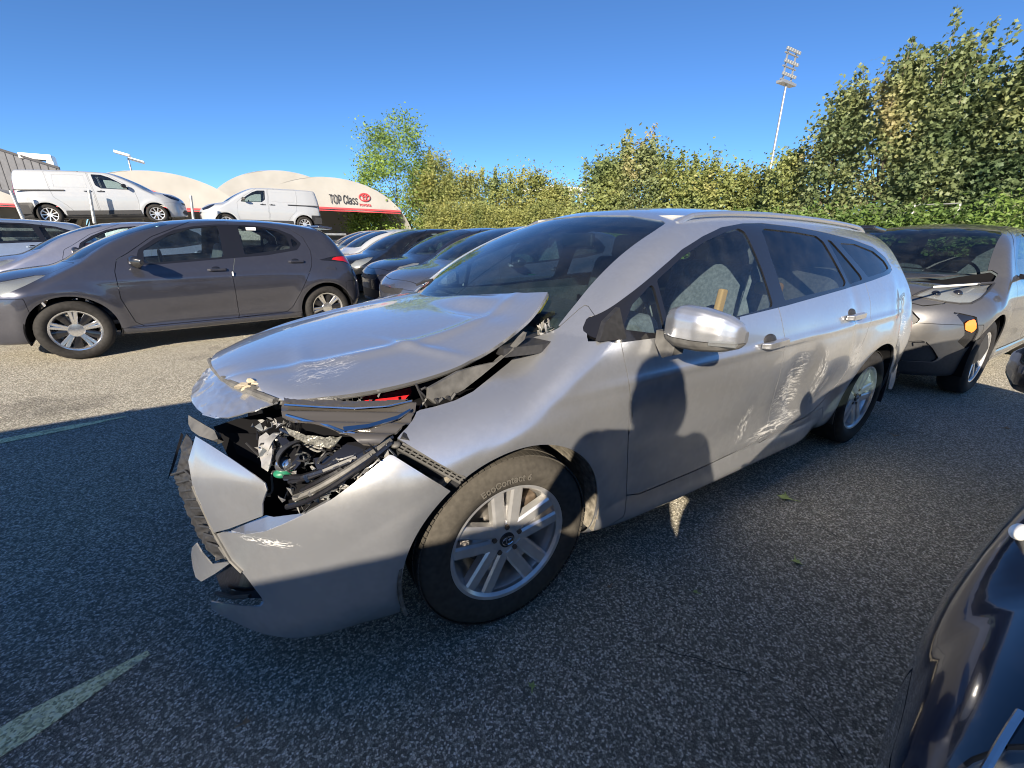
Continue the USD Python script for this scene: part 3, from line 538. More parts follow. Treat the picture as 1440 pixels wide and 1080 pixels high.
hood = P('bonnet', bm, SIL, label='bonnet pushed up and bent at its rear corner')
P('bonnet_edge', cat(tube(BP[::4, 0]+[0, .012, -.012], .006, 6), tube(BP[0, ::5]+[.01, 0, -.012], .006, 6)), M['greyplastic'], hood)
P('torn_foam', cat(*[xf(hull(rng.normal(size=(14, 3))*[.013, .011, .008]), on_plane(q, 1, -.36)[0]) for q in ((350, 540), (357, 536), (343, 541), (364, 541))]), M['foam'], hood)
P('torn_bracket', cat(hull(np.vstack([on_plane([(352, 540), (366, 545), (380, 560), (378, 565), (366, 562), (353, 552)], 1, -.40), on_plane([(352, 540), (366, 545), (380, 560), (378, 565)], 1, -.37)])), xf(hull(rng.normal(size=(9, 3))*[.015, .015, .015]), on_plane((377, 556), 1, -.42)[0])), M['greyplastic'], hood)
P('hinge_foam', cat(tube(on_plane([(769, 416), (765, 424), (768, 419), (762, 430), (757, 438), (753, 436)], 1, -.57), .009, 7)), M['yellow'], hood)
# crushed upper nose, its rubber seal, bumper nose, shelf, intake, grille
S('nose_panel', [(293, 521), (280, 538), (272.8, 546.7), (271.5, 560), (274, 569), (280, 577), (289, 584), (306, 588.5), (322.8, 590), (335, 587), (345, 584), (360, 580), (378, 574), (392, 569), (372, 563), (350, 555), (331, 545), (312, 533), (300, 520)], SIL, nose(-.006, None, .0035, 17), 2.)
P('rubber_seal', tube(nose(-.012)([(299, 510), (305, 523), (314, 533), (328, 543), (345, 551), (362, 558), (378, 564), (390, 569)]), .011, 8), M['greyplastic'])
bul = lambda q: .030*np.clip((q[:, 0]-275)/110, 0, 1)*np.exp(-((q[:, 1]-(640+.35*(q[:, 0]-280)))/45)**2)
S('bumper_nose', [(277, 614), (303, 629), (341, 651), (386, 677), (388.5, 685), (377, 705), (373, 723), (325, 742), (303, 748), (284, 709), (273, 683), (267, 648)], SIL, nose(-.004, bul), 2.5, label='scuffed pointed silver corner of the bumper')
def shelf(px):
    px = np.atleast_2d(px).astype(float); e = np.array([(325, 748), (345, 752), (373, 748), (400, 737), (430, 723), (463, 705), (501, 676.7)]); ev = on_surface(e, FN); z = np.interp(px[:, 0], e[:, 0], ev[:, 2]); d = ray_dirs(px); t = (z+.001-CAM[2])/d[:, 2]
    return CAM+d*t[:, None]
S('bumper_shelf', [(325, 746), (374, 724.5), (385, 727), (424, 722), (445, 711), (464, 700), (463, 704), (430, 722), (400, 736), (373, 747), (345, 751)], SIL, shelf, 3.)
S('intake', [(319, 792), (341, 804), (349, 813), (373, 846), (371, 855), (316, 850), (297, 847), (286, 818)], M['gloss'], nose(.035), 4.)
P('intake_blade', tube(nose(.015)([(297, 838), (320, 845), (345, 843)]), .006, 6), M['black'])
S('lower_lip', [(268.5, 780), (270, 770), (275.5, 764), (283, 777), (297, 793.5), (319, 790.5), (322, 793), (302, 807), (283, 818), (275, 812), (271, 798)], SIL, nose(.0), 2.)
S('splitter', [(296, 846), (316, 850), (340, 853), (371, 856), (395, 872), (372, 893), (356, 887), (332, 876), (312, 866), (296, 856)], SIL, nose(.001), 3.)
S('grille', [(238, 676), (243, 650), (250, 625), (256, 608), (263, 625), (268, 648), (273, 683), (284, 709), (303, 750), (319, 790), (297, 792), (268, 750), (254, 715)], M['black'], nose(.02, None, .012, 24, 3), 2.)
P('grille_slats', cat(*[tube(nose(.008, None, .006, 30, k)([(240+k*6.2, 668+k*12), (258+k*6, 662+k*13.5), (275+k*5.2, 680+k*13.)][:3]), .004, 5) for k in range(9)]), M['black'])
P('grille_frame', tube(nose(-.002)([(273, 683), (284, 709), (303, 750), (325, 788), (341, 804)]), .005, 6), M['greyplastic'])
S('grille_bracket', [(262, 582), (268, 586), (285, 596), (299, 604), (304, 616), (296, 618), (277, 612), (266, 604), (262, 595)], M['greyplastic'], nose(.006), 2., .02)
P('bent_flap', hull(np.vstack([on_plane([(255, 608), (258, 612), (243, 662), (235, 676)], 1, -.02), on_plane([(255, 608), (243, 662), (235, 676)], 1, .02)])), M['gloss'])
P('radiator', cat(box(.05, 1.15, .50, (-.60, .02, .47)), box(.04, 1.0, .10, (-.66, .02, .42))), M['matt'])
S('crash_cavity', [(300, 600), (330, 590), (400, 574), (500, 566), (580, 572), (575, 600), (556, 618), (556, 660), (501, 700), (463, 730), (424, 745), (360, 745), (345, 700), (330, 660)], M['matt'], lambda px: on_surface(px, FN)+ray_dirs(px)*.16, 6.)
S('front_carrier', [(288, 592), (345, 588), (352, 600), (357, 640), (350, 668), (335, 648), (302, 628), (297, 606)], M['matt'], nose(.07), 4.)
# headlamp: ribbed smoked lens, broken away at its lower edge, with the works spilling out
def lens_place(px):
    v = nose(-.006)(px); s = (px[:, 1]-(566+(px[:, 0]-490)*0.02)); return v+np.array([0, 0, 1.])*(.0045*np.sin(s*.42)+.001*np.sin(s*.9+px[:, 0]*.01))[:, None]
hl = S('headlamp', [(396, 574), (403, 561), (425, 562), (470, 564), (509, 565), (545, 564), (578, 563), (586, 571), (582, 586), (572, 599), (556, 610), (542, 619), (520, 628), (486, 613), (472, 606), (450, 601), (420, 596), (398, 588)], M['smoky'], lens_place, 1.5, label='smashed headlamp')
S('lamp_chrome', [(402, 566), (425, 567), (470, 570), (520, 571), (575, 568), (560, 575), (520, 579), (470, 578), (425, 575), (403, 572)], M['smoky'], nose(-.016, None, .003, 40), 2., label=None)
S('lamp_strip', [(484, 606), (520, 602), (560, 590), (578, 580), (578, 583), (560, 595), (520, 607), (486, 612)], M['chrome'], nose(-.016), 2.)
S('lamp_reflector', [(398, 598), (412, 604), (430, 611), (455, 613), (480, 612), (470, 625), (462, 629), (445, 626), (425, 620), (405, 609)], M['facet'], nose(.006, None, .004, 40, 5), 2.)
S('lamp_housing', [(486, 616), (522, 611), (545, 614), (528, 624), (500, 640), (470, 652), (460, 648), (466, 632)], M['gloss'], nose(.02), 3.)
for q, a in (([(396, 672), (420, 672), (452, 662), (500, 641), (552, 610)], .008), ([(402, 679), (430, 673), (470, 657), (520, 635)], .006), ([(392, 600), (405, 606), (440, 618), (468, 627)], .006), ([(498, 565), (470, 560), (445, 563)], .006)):
    P('broken_strut', tube(nose(.012)(q), a, 7), M['gloss'], hl)
P('lamp_bulb', xf(trimesh.creation.icosphere(2, 1), nose(.03)([(391, 651)])[0], scale=(.026, .020, .024)), M['polished'], hl)
P('lamp_lens', xf(trimesh.creation.icosphere(2, 1), nose(.035)([(386, 664)])[0], scale=(.025, .02, .013)), M['green'], hl)
bowl = revolve([(.006, .03), (.02, .022), (.034, .004), (.04, -.012), (.043, -.012), (.037, .008)], 24)
P('lamp_bowl', xf(bowl, nose(.04)([(371, 618)])[0], (.3, 0, .9)), M['shard'], hl); P('lamp_bowl', xf(bowl, nose(.035)([(404, 632)])[0], (.2, .3, .6), (1.4, 1, 1)), M['black'], hl)
def shards(poly, n, sizes, insets, mt, name, seed, parent, flat=.25, long=1.):
    r = np.random.default_rng(seed); pg = sg.Polygon(poly); x0, y0, x1, y1 = pg.bounds; out = []
    while len(out) < n:
        q = (r.uniform(x0, x1), r.uniform(y0, y1))
        if not pg.contains(sg.Point(q)): continue
        s = r.uniform(*sizes); m = hull(r.normal(size=(8, 3))*[s*long, s*.6, s*flat]); out.append(xf(m, nose(r.uniform(*insets))([q])[0], r.uniform(0, 6.3, 3)))
    P(name, cat(*out), mt, parent, smooth=False, kind='stuff')
S('lamp_bracket', [(361, 612), (371, 605), (380, 614), (379, 640), (373, 663), (364, 657), (359, 630)], M['shard'], nose(.012, None, .003, 30, 8), 2.)
S('lamp_frame', [(384, 610), (400, 614), (413, 627), (420, 650), (410, 662), (405, 642), (393, 625)], M['gloss'], nose(.01), 2.)
S('lamp_frame', [(430, 640), (470, 634), (498, 642), (470, 660), (440, 664)], M['gloss'], nose(.03), 2.5); S('duct', [(392, 690), (412, 684), (440, 684), (455, 696), (430, 716), (396, 716)], M['matt'], nose(.03), 2.5)
P('lamp_trim', tube(nose(-.006)([(404, 586), (430, 594), (462, 601), (484, 610), (500, 612)]), .004, 6), M['chrome'], hl); P('lamp_trim', tube(nose(-.017)([(403, 576), (450, 579), (500, 581), (545, 578), (580, 570)]), .003, 6), M['chrome'], hl)
cav = [(345, 590), (400, 596), (440, 618), (480, 618), (490, 640), (550, 620), (548, 636), (500, 672), (462, 700), (424, 716), (392, 715), (392, 690), (360, 655), (352, 620)]
shards(cav, 50, (.006, .016), (.03, .10), M['gloss'], 'broken_plastic', 1, hl); shards(cav, 30, (.003, .008), (.0, .06), M['shard'], 'bright_fragments', 2, hl, .2); shards(cav, 40, (.005, .014), (.0, .05), M['lens'], 'lens_fragments', 3, hl, .15)
shards([(392, 690), (420, 700), (462, 690), (500, 660), (548, 622), (552, 632), (500, 674), (462, 702), (426, 720), (392, 716)], 30, (.004, .010), (.004, .03), M['shard'], 'splinters', 4, hl, .15, 2.2)
shards([(470, 660), (548, 614), (552, 632), (505, 668), (480, 676)], 40, (.004, .009), (.01, .03), M['black'], 'splinters', 14, hl, .15, 2.0)
for k, (i0, rr_) in enumerate(((-.004, .007), (.012, .009), (.028, .008))):
    P('lamp_rail', tube(spline(nose(i0)([(404+6*k, 712-9*k), (440, 700-10*k), (480, 676-10*k), (520, 648-10*k), (550, 624-8*k)]), 20), rr_, 7), M['gloss' if k != 1 else 'greyplastic'], hl)
shards([(395, 548), (500, 558), (590, 558), (600, 566), (500, 568), (400, 566)], 40, (.004, .009), (-.012, .02), M['greyplastic'], 'broken_clips', 5, hl); shards([(345, 588), (400, 574), (404, 600), (360, 606)], 16, (.004, .009), (-.003, .03), M['shard'], 'bright_fragments', 6, hl)
for k in range(9):
    q0 = np.array([rng.uniform(360, 470), rng.uniform(600, 690)]); pts = q0+np.cumsum(rng.normal(size=(6, 2))*[12, 8], axis=0); P('torn_wire', tube(spline(nose(.02)(pts)+rng.normal(size=(6, 3))*.008, 24), .0026, 5), M['black'] if k % 3 else M['shard'], hl)
# the ladder-shaped holder between wing and bumper
a, b_ = nose(.012)([(562, 626)])[0], nose(.012)([(652, 680)])[0]; dv = (b_-a)/np.linalg.norm(b_-a); up = np.array([-.12, -.2, .97]); up -= dv*(up@dv); up /= np.linalg.norm(up); out = np.cross(up, dv)
fr = lambda s, h, o: a+dv*s*np.linalg.norm(b_-a)+up*h+out*o
lad = [cyl(.004, fr(0, .016, 0), fr(1, .016, 0), 6), cyl(.004, fr(0, -.008, 0), fr(1, -.008, 0), 6), cyl(.003, fr(0, .004, 0), fr(1, .004, 0), 6)]+[cyl(.003, fr(s, .016, 0), fr(s, -.008, 0), 6) for s in np.linspace(.08, .98, 11)]
hold = P('wing_holder', hull([fr(s, h, o) for s in (-.05, 1.05) for h in (.026, -.045) for o in (.012 if out[1] > 0 else -.012, .03 if out[1] > 0 else -.03)]), M['black']); P('holder_ribs', cat(*lad), M['greyplastic'], hold); P('holder_bolt', xf(trimesh.creation.icosphere(2, .014), fr(-.06, .0, 0), scale=(1, 1, .6)), M['greyplastic'], hold)
# engine bay: tub, covers, battery box
bay = [(-.55, -.62), (-.30, -.735), (-.10, -.745), (.10, -.73), (.24, -.70), (.27, -.66), (.30, 0), (.27, .66), (.1, .70), (-.3, .70), (-.55, .58), (-.66, 0)]
v2, f2 = fill(bay, .06); tubm = [trimesh.Trimesh(np.c_[v2, np.full(len(v2), .56)], f2, process=False)]
q = np.array(bay+[bay[0]]); tubm.append(grid_mesh(np.stack([np.c_[q*[.97, .985], np.full(len(q), z)] for z in (.56, .70, .80)], 1)))
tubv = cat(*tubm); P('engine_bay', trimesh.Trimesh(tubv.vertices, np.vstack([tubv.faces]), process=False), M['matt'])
P('engine_cover', rbox(.5, .62, .12, .03, (-.12, .05, .78)), M['black']); P('air_box', rbox(.30, .26, .14, .02, (-.22, -.36, .73)), M['black'])
box_top = [(604, 561), (606, 547), (622, 539), (650, 525), (680, 517), (705, 512), (722, 500), (740, 478), (748, 470), (745, 480), (728, 496), (705, 514), (680, 532), (655, 549), (632, 560), (612, 568)]
S('wing_cover', box_top, M['greyplastic'], lambda px: on_plane(px, 1, -.735)+np.array([0, .03, 0])*np.clip((570-np.atleast_2d(px)[:, 1:])/60, 0, 1), 4., .02)
for q in [((612, 561), (616, 566), (622, 560)), ((628, 558), (634, 562), (640, 553))]: P('wing_clip', tube(on_plane(q, 1, -.74), .006, 6), M['black'])
S('battery_lid', [(510, 553), (511, 546), (522, 544), (526, 556), (536, 559), (541, 553), (556, 551), (577, 545), (579, 551), (571, 560), (567, 566), (513, 566)], M['red'], lambda px: on_plane(px, 1, -.56), 3., .05, label='red battery cover')
P('battery_flap', xf(rbox(.14, .08, .02, .006), on_plane((545, 546), 1, -.50)[0], (.2, .3, .2)), M['red'])
for q in ([(590, 575), (600, 560), (588, 548)], [(585, 540), (592, 556), (600, 572)], [(592, 548), (598, 545), (606, 552)]): P('torn_wire', tube(on_plane(q, 1, -.70), .004, 5), M['black'])
v2, f2 = fill([(.06, -.70), (.20, -.72), (.30, -.69), (.33, -.3), (.25, 0), (.33, .3), (.30, .69), (.06, .70)], .06); P('scuttle', solidify(np.c_[v2, .955+.02*(v2[:, 0]-.1)-.03*v2[:, 1]**2], f2, np.tile([0, 0, 1.], (len(v2), 1)), .03), M['black'])
shards([(748, 462), (772, 452), (778, 462), (760, 470)], 18, (.006, .012), (-.01, .01), M['shard'], 'broken_clips', 8, car)
wip = P('wiper', cat(tube([(.27, -.30, .985), (.30, .1, 1.0), (.31, .45, 1.01)], .007, 6), tube([(.25, -.35, .985), (.29, -.05, .995)], .009, 6)), M['black'])
P('wiper', tube([(.30, .70, 1.0), (.32, .60, 1.03), (.34, .55, 1.04)], .008, 6), M['black'])
P('mirror_sail', solidify(*(lambda v, f: (v, f, np.tile([0, -1., 0], (len(v), 1))))(*(lambda p, f: (np.c_[p[:, 0], np.interp(p[:, 1], [.95, 1.12], [-.842, -.765]), p[:, 1]], f))(*fill([(.345, .958), (.39, 1.015), (.47, 1.055), (.47, .955)], .02))), .02), M['black'])
# ---------------- sides: mirrors, handles, rails, lamps, rear bumper, wheels
def door_mirror(sgn, par):
    F_ = lambda m: m if sgn < 0 else xf(m, scale=(1, -1, 1))
    base = np.array([.0, 0, 0])
    cap_pts = []
    for y, r, xo, zo in ((-.90, (.045, .060), .63, 1.000), (-.95, (.060, .074), .625, 1.003), (-1.02, (.060, .072), .635, 1.002), (-1.08, (.048, .060), .66, .998), (-1.115, (.030, .040), .685, .992), (-1.125, (.012, .02), .70, .988)):
        for a in np.linspace(0, 2*np.pi, 20, endpoint=False):
            cx, sz = math.cos(a), math.sin(a); cap_pts.append((xo+r[0]*np.sign(cx)*abs(cx)**.7*(1.0 if cx < 0 else .75), y, zo+r[1]*np.sign(sz)*abs(sz)**.75))
    m = hull(cap_pts); mm = m.subdivide().subdivide().subdivide(); mm = trimesh.smoothing.filter_taubin(mm, iterations=40)
    v, f = np.array(mm.vertices), np.array(mm.faces); up, lo = cut(v, f, .972-v[:, 2]-.0), cut(v, f, v[:, 2]-.970)
    mi = P('door_mirror', F_(trimesh.Trimesh(*up)), SIL, par, smooth=40); P('mirror_base', F_(cat(trimesh.Trimesh(*lo), hull([(.60, -.855, .93), (.68, -.855, .93), (.60, -.855, .975), (.68, -.855, .975), (.60, -.935, .90), (.655, -.935, .90), (.605, -.94, .975), (.66, -.94, .975), (.59, -.90, .885), (.65, -.90, .885)]))), M['greyplastic'], mi, smooth=40)
    P('mirror_indicator', F_(hull([(.60, -1.06, .962), (.635, -1.13, .965), (.60, -1.06, .978), (.635, -1.128, .984), (.64, -1.06, .965), (.67, -1.12, .97)])), M['lens'], mi)
    P('mirror_glass', F_(box(.004, .17, .10, (.69, -1.01, 1.0))), M['chrome'], mi)
door_mirror(-1, car); door_mirror(1, car)
def surf_y(x, z, F=FM):
    lo, hi = np.full(np.shape(x), -1.2), np.full(np.shape(x), -.2)
    for _ in range(30):
        m = (lo+hi)/2; i = F(np.asarray(x, float), m, np.asarray(z, float)) < 0; hi = np.where(i, m, hi); lo = np.where(i, lo, m)
    return (lo+hi)/2
def handle(x, z, par, mt, F=FM, tilt=.02, L_=.21):
    y = float(surf_y(x, z, F)); h = trimesh.smoothing.filter_taubin(hull([(x+dx, y-.036-.004*(abs(dx) < .08), z+dz+dx*tilt) for dx in (-.075, .0, .085) for dz in (-.014, .014)]+[(x+dx, y-.010, z+dz+dx*tilt) for dx in (-.105, .11) for dz in (-.013, .013)]).subdivide().subdivide().subdivide(), iterations=8)
    p = part(par, 'door_handle', h, mt, 40); part(p, 'handle_recess', xf(trimesh.creation.icosphere(2, 1), (x-.01, y+.012, z), scale=(.062, .018, .040)), M['black'], 40)
handle(1.37, .845, car, SIL); handle(2.22, .895, car, SIL)
for s in (-1, 1):
    xs = np.linspace(1.02, 3.0, 40); yy = s*(.560-.010*(xs-1.2)**2); lo, hi = np.full(40, 1.0), np.full(40, 1.6)
    for _ in range(30):
        mz = (lo+hi)/2; i_ = FM(xs, yy, mz) < 0; lo = np.where(i_, mz, lo); hi = np.where(i_, hi, mz)
    P('roof_rail', tube(spline(np.c_[xs, yy, lo+.022*np.minimum(1, np.minimum(xs-1.02, 3.0-xs)/.08)-.006], 40), .012, 8), SIL)
P('roof_spoiler', rbox(.22, 1.02, .03, .012, (3.33, 0, 1.372), (0, .09, 0)), M['gloss'])
P('tail_lamp', hull([(3.42, -.72, .98), (3.60, -.62, .98), (3.40, -.735, .86), (3.66, -.60, .86), (3.38, -.70, .93), (3.5, -.5, .9)]), M['lampred']); P('tail_lamp', hull([(3.42, .72, .98), (3.60, .62, .98), (3.40, .735, .86), (3.66, .60, .86), (3.38, .70, .93), (3.5, .5, .9)]), M['lampred'])
P('rear_bumper_end', solidify(*(lambda v, f: (v, f, np.tile([0, -1., 0], (len(v), 1))))(*(lambda p, f: (np.c_[p[:, 0], np.interp(p[:, 0], [3.1, 3.5], [-.87, -.80])-.015*np.sin(p[:, 1]*9), p[:, 1]], f))(*fill([(3.16, .30), (3.32, .26), (3.42, .30), (3.45, .55), (3.43, .74), (3.36, .75), (3.3, .55), (3.2, .45)], .03))), .004), SIL, label='loose edge of the rear bumper')
for i, (x, y, ph) in enumerate(((0, -.765, .33), (2.7, -.77, .1), (0, .77, .2), (2.7, .77, .5))):
    w = numbered(car, 'wheel'); X = UsdGeom.Xform.Define(stage, w); X.AddTranslateOp().Set(Gf.Vec3d(x, y, .316)); X.AddRotateZOp().Set((-2., 0, 178, 180)[i]); wheel(w, 'twin', det=(y < 0), text=(i == 0), phase=ph, dusty=(i == 0))
def liner(cx, y0, y1, r=.385, a0=-.25, a1=3.4, mt=None):
    an = np.linspace(a0, a1, 40); g = grid_mesh(np.stack([np.stack([cx+r*np.cos(an)*1., np.full(40, y), .315+r*np.sin(an)], 1) for y in (y0, (y0+y1)/2, y1)], 1)); n = vnormals(g.vertices, g.faces)
    d = np.array([cx, 0, .315])-g.vertices; d[:, 1] = 0; f = g.faces
    if (n*d).sum() < 0: n, f = -n, f[:, ::-1]
    return solidify(np.array(g.vertices), np.array(f), n, -.01)
for s in (-1, 1):
    P('wheel_arch_liner', liner(0, s*.86, s*.50), M['mud'] if s < 0 else M['black']); P('wheel_arch_liner', liner(2.7, s*.87, s*.5), M['black'])
    for cx in (0, 2.7): P('inner_wing', box(.80, .02, .5, (cx, s*.52, .50)), M['matt'])
P('rear_liner_flange', grid_mesh(np.stack([np.c_[.385*np.cos(np.linspace(-.12, .95, 30)), np.full(30, y), .315+.385*np.sin(np.linspace(-.12, .95, 30))]*[1-.04*k, 1, 1] for k, y in enumerate((-.866, -.80))], 1)), M['mud'])
P('underbody', cat(box(1.9, 1.5, .05, (1.35, 0, .20)), box(.8, 1.5, .05, (3.35, 0, .28)), box(.9, 1.0, .04, (-.2, 0, .22))), M['matt'])
# interior
P('floor', box(2.6, 1.5, .04, (1.7, 0, .32)), M['seat'])
P('headlining', box(1.9, 1.02, .02, (2.0, 0, 1.372)), M['lining']); P('door_card', box(1.9, .03, .5, (1.45, .76, .68)), M['seat']); P('door_card', box(1.9, .03, .5, (1.45, -.76, .68)), M['seat']); P('load_floor', box(1.2, 1.3, .03, (3.0, 0, .62)), M['seat'])
P('dashboard', cat(rbox(.5, 1.36, .16, .06, (.62, 0, .90)), rbox(.3, 1.3, .4, .05, (.55, 0, .66))), M['seat'])
st = revolve([(.175, -.014), (.19, 0), (.175, .014), (.16, 0)], 36); P('steering_wheel', cat(xf(st, (.93, -.38, .90), (0, 0, math.pi/2-.0)), rbox(.05, .18, .12, .02, (.92, -.38, .90))), M['black'])
def seat(y, x=1.32):
    s = P('front_seat', cat(rbox(.52, .50, .16, .06, (x, y, .50), (0, -.12, 0)), rbox(.16, .48, .66, .06, (x+.30, y, .84), (0, .32, 0))), M['seat']); P('head_restraint', cat(rbox(.10, .26, .17, .04, (x+.43, y, 1.22), (0, .2, 0)), cyl(.007, (x+.40, y-.06, 1.05), (x+.43, y-.06, 1.18)), cyl(.007, (x+.40, y+.06, 1.05), (x+.43, y+.06, 1.18))), M['seat'], s)
seat(-.38); seat(.38)
P('rear_seat', cat(rbox(.5, 1.25, .16, .06, (2.25, 0, .50)), rbox(.16, 1.25, .62, .06, (2.53, 0, .82), (0, .3, 0))), M['seat'])
P('seat_belt', cat(tube([(1.52, -.66, 1.22), (1.50, -.64, 1.0), (1.48, -.62, .7)], .012, 4)), M['seat']); P('loose_trim', rbox(.05, .03, .13, .01, (1.37, -.60, .99), (0, .15, 0)), M['tan']); P('loose_trim', rbox(.12, .1, .06, .02, (1.68, -.66, 1.05)), M['tan'])
P('rear_view_mirror', rbox(.03, .24, .07, .012, (.93, -.02, 1.27)), M['black'])
P('windscreen_sticker', xf(trimesh.creation.cylinder(.016, .002, sections=20), (.48, -.25, 1.125), (0, .0, 0)), M['green'])
# ============================================================ the other cars: bodies from their profiles, facing -x in their own frame
def scaled(section, hw, belt, h):
    zs = lambda z: z*belt if z <= 1 else belt+(z-1)*(h-belt)/.46
    return [(zs(z), y*hw/.893) for z, y in section]
def spec_car(hw, belt, h, wb, fo, ro, hood, roof, screen, rear, wheel_r=.305, arch=.352, nose_z=None, sec=None, **k):
    d = dict(section=scaled(sec or EST['section'], hw, belt, h), taper=[(-fo-.05, .08), (-fo+.3, .04), (-.25, .012), (0, .003), (.4, .006), (1., 0), (wb-.3, 0), (wb+.1, .004), (wb+ro*.6, .03), (wb+ro, .08)],
             green_taper=[(-1, 0), (wb*.5, 0), (wb*.85, .012), (wb+.3, .045), (wb+.9, .08)], belt=belt, hood=hood, roof=roof, screen=screen, screen_curve=.30, nose=(-fo, .67*hw/.893, 2.9, nose_z or [(.1, .06), (.2, .02), (.35, 0), (.55, 0), (.65, .01), (.75, .05), (.9, .2)]),
             rear=rear, rear_curve=.30, floor=.20, flares=[(0, wheel_r, arch+.04, .014), (wb, wheel_r, arch+.04, .014)], hw=hw, wb=wb, fo=fo, ro=ro, wr=wheel_r, arch=arch, h=h)
    d.update(k); return d
HATCH = spec_car(.872, .98, 1.46, 2.56, .83, .62,
    hood=[(-.9, .66), (-.8, .72), (-.65, .80), (-.42, .875), (-.18, .91), (.29, .985), (.6, 1.0), (2, 1.0), (3.4, .98)],
    roof=[(.6, 1.33), (.8, 1.375), (1.05, 1.415), (1.5, 1.45), (1.9, 1.452), (2.3, 1.43), (2.72, 1.37), (3.2, 1.27)],
    screen=((.02, .98), (.86, 1.40)), rear=[(.1, 3.0), (.25, 3.12), (.45, 3.20), (.62, 3.19), (.84, 3.12), (1.04, 3.0), (1.3, 2.82), (1.5, 2.68)],
    dlo=[(.60, .955), (.66, 1.10), (.82, 1.21), (1.02, 1.305), (1.22, 1.352), (1.46, 1.378), (1.75, 1.38), (1.95, 1.365), (2.13, 1.335), (2.27, 1.27), (2.36, 1.16), (2.28, 1.08), (1.9, 1.02), (1.4, .985), (.72, .935)],
    panes=[[(.68, .955), (.70, 1.09), (.95, 1.245), (1.20, 1.33), (1.46, 1.358), (1.43, 1.01), (.75, .96)], [(1.66, 1.03), (1.67, 1.362), (1.89, 1.355), (2.09, 1.315), (2.20, 1.255), (2.205, 1.10)], [(2.235, 1.245), (2.32, 1.16), (2.24, 1.105)]],
    doors=[[(.46, 1.00), (.42, .88), (.41, .6), (.48, .34), (.55, .285), (1.47, .285), (1.47, .8), (1.55, 1.02), (1.58, 1.42), (1.2, 1.40), (.8, 1.23), (.56, 1.06)], [(1.43, .287), (2.02, .30), (2.10, .36), (2.22, .55), (2.41, .88), (2.45, 1.06), (2.40, 1.24), (2.27, 1.34), (2.1, 1.40), (1.54, 1.42), (1.50, 1.02), (1.43, .8)]],
    handles=[(1.33, .87), (2.23, .94)], head=[(-.60, .70), (-.45, .80), (-.19, .852), (-.10, .855), (-.25, .775), (-.40, .70), (-.5, .66)], tail=[(2.52, .95), (2.71, .99), (3.1, 1.01), (3.2, .86), (3.01, .84), (2.86, .92)], tail_red=[(2.68, .955), (2.75, .985), (3.1, 1.0), (3.2, .87), (3.01, .86), (2.88, .925)],
    mirror=(.60, .98), arch_liner=True)
SALOON = dict(HATCH)
SUV = spec_car(.90, 1.02, 1.50, 2.56, .84, .80,
    hood=[(-.95, .78), (-.8, .86), (-.6, .93), (-.3, .975), (.1, 1.02), (.4, 1.04), (1, 1.04), (3.5, 1.04)],
    roof=[(.6, 1.40), (.85, 1.435), (1.1, 1.465), (1.6, 1.495), (2.2, 1.49), (2.7, 1.455), (3.1, 1.40), (3.6, 1.3)],
    screen=((.08, 1.01), (.86, 1.44)), rear=[(.1, 3.15), (.25, 3.26), (.45, 3.36), (.62, 3.36), (.9, 3.32), (1.1, 3.22), (1.35, 3.0), (1.55, 2.85)], wheel_r=.335, arch=.385,
    dlo=[(.50, 1.00), (.60, 1.12), (.80, 1.24), (1.05, 1.345), (1.3, 1.40), (1.7, 1.425), (2.2, 1.41), (2.6, 1.36), (2.92, 1.25), (2.98, 1.14), (2.5, 1.07), (1.4, 1.01)],
    panes=[[(.62, 1.02), (.66, 1.12), (.95, 1.27), (1.25, 1.365), (1.46, 1.39), (1.44, 1.04), (.7, 1.01)], [(1.58, 1.05), (1.60, 1.395), (2.1, 1.388), (2.25, 1.37), (2.35, 1.10)], [(2.42, 1.11), (2.36, 1.355), (2.6, 1.325), (2.82, 1.23), (2.88, 1.16)]],
    doors=[[(.47, 1.02), (.45, .6), (.55, .34), (1.47, .34), (1.48, .8), (1.52, 1.05), (1.54, 1.46), (1.2, 1.44), (.8, 1.28)], [(1.495, .34), (2.0, .36), (2.1, .5), (2.25, .66), (2.42, .9), (2.46, 1.1), (2.40, 1.45), (1.50, 1.46), (1.45, 1.05), (1.43, .8)]],
    handles=[(1.33, .92), (2.22, .97)], head=[(-.62, .80), (-.30, .90), (-.12, .93), (-.3, .83), (-.5, .75), (-.7, .74)], tail=[(2.75, 1.02), (3.0, 1.05), (3.4, 1.05), (3.4, .90), (3.1, .90)], tail_red=[(2.85, 1.0), (3.0, 1.035), (3.4, 1.035), (3.4, .915), (3.1, .915)], mirror=(.62, 1.04))
VANS = [(.05, .70), (.2, .80), (.32, .845), (.45, .865), (.6, .88), (.8, .885), (.95, .88), (1.05, .865), (1.2, .825), (1.35, .775), (1.46, .72), (1.52, .68)]
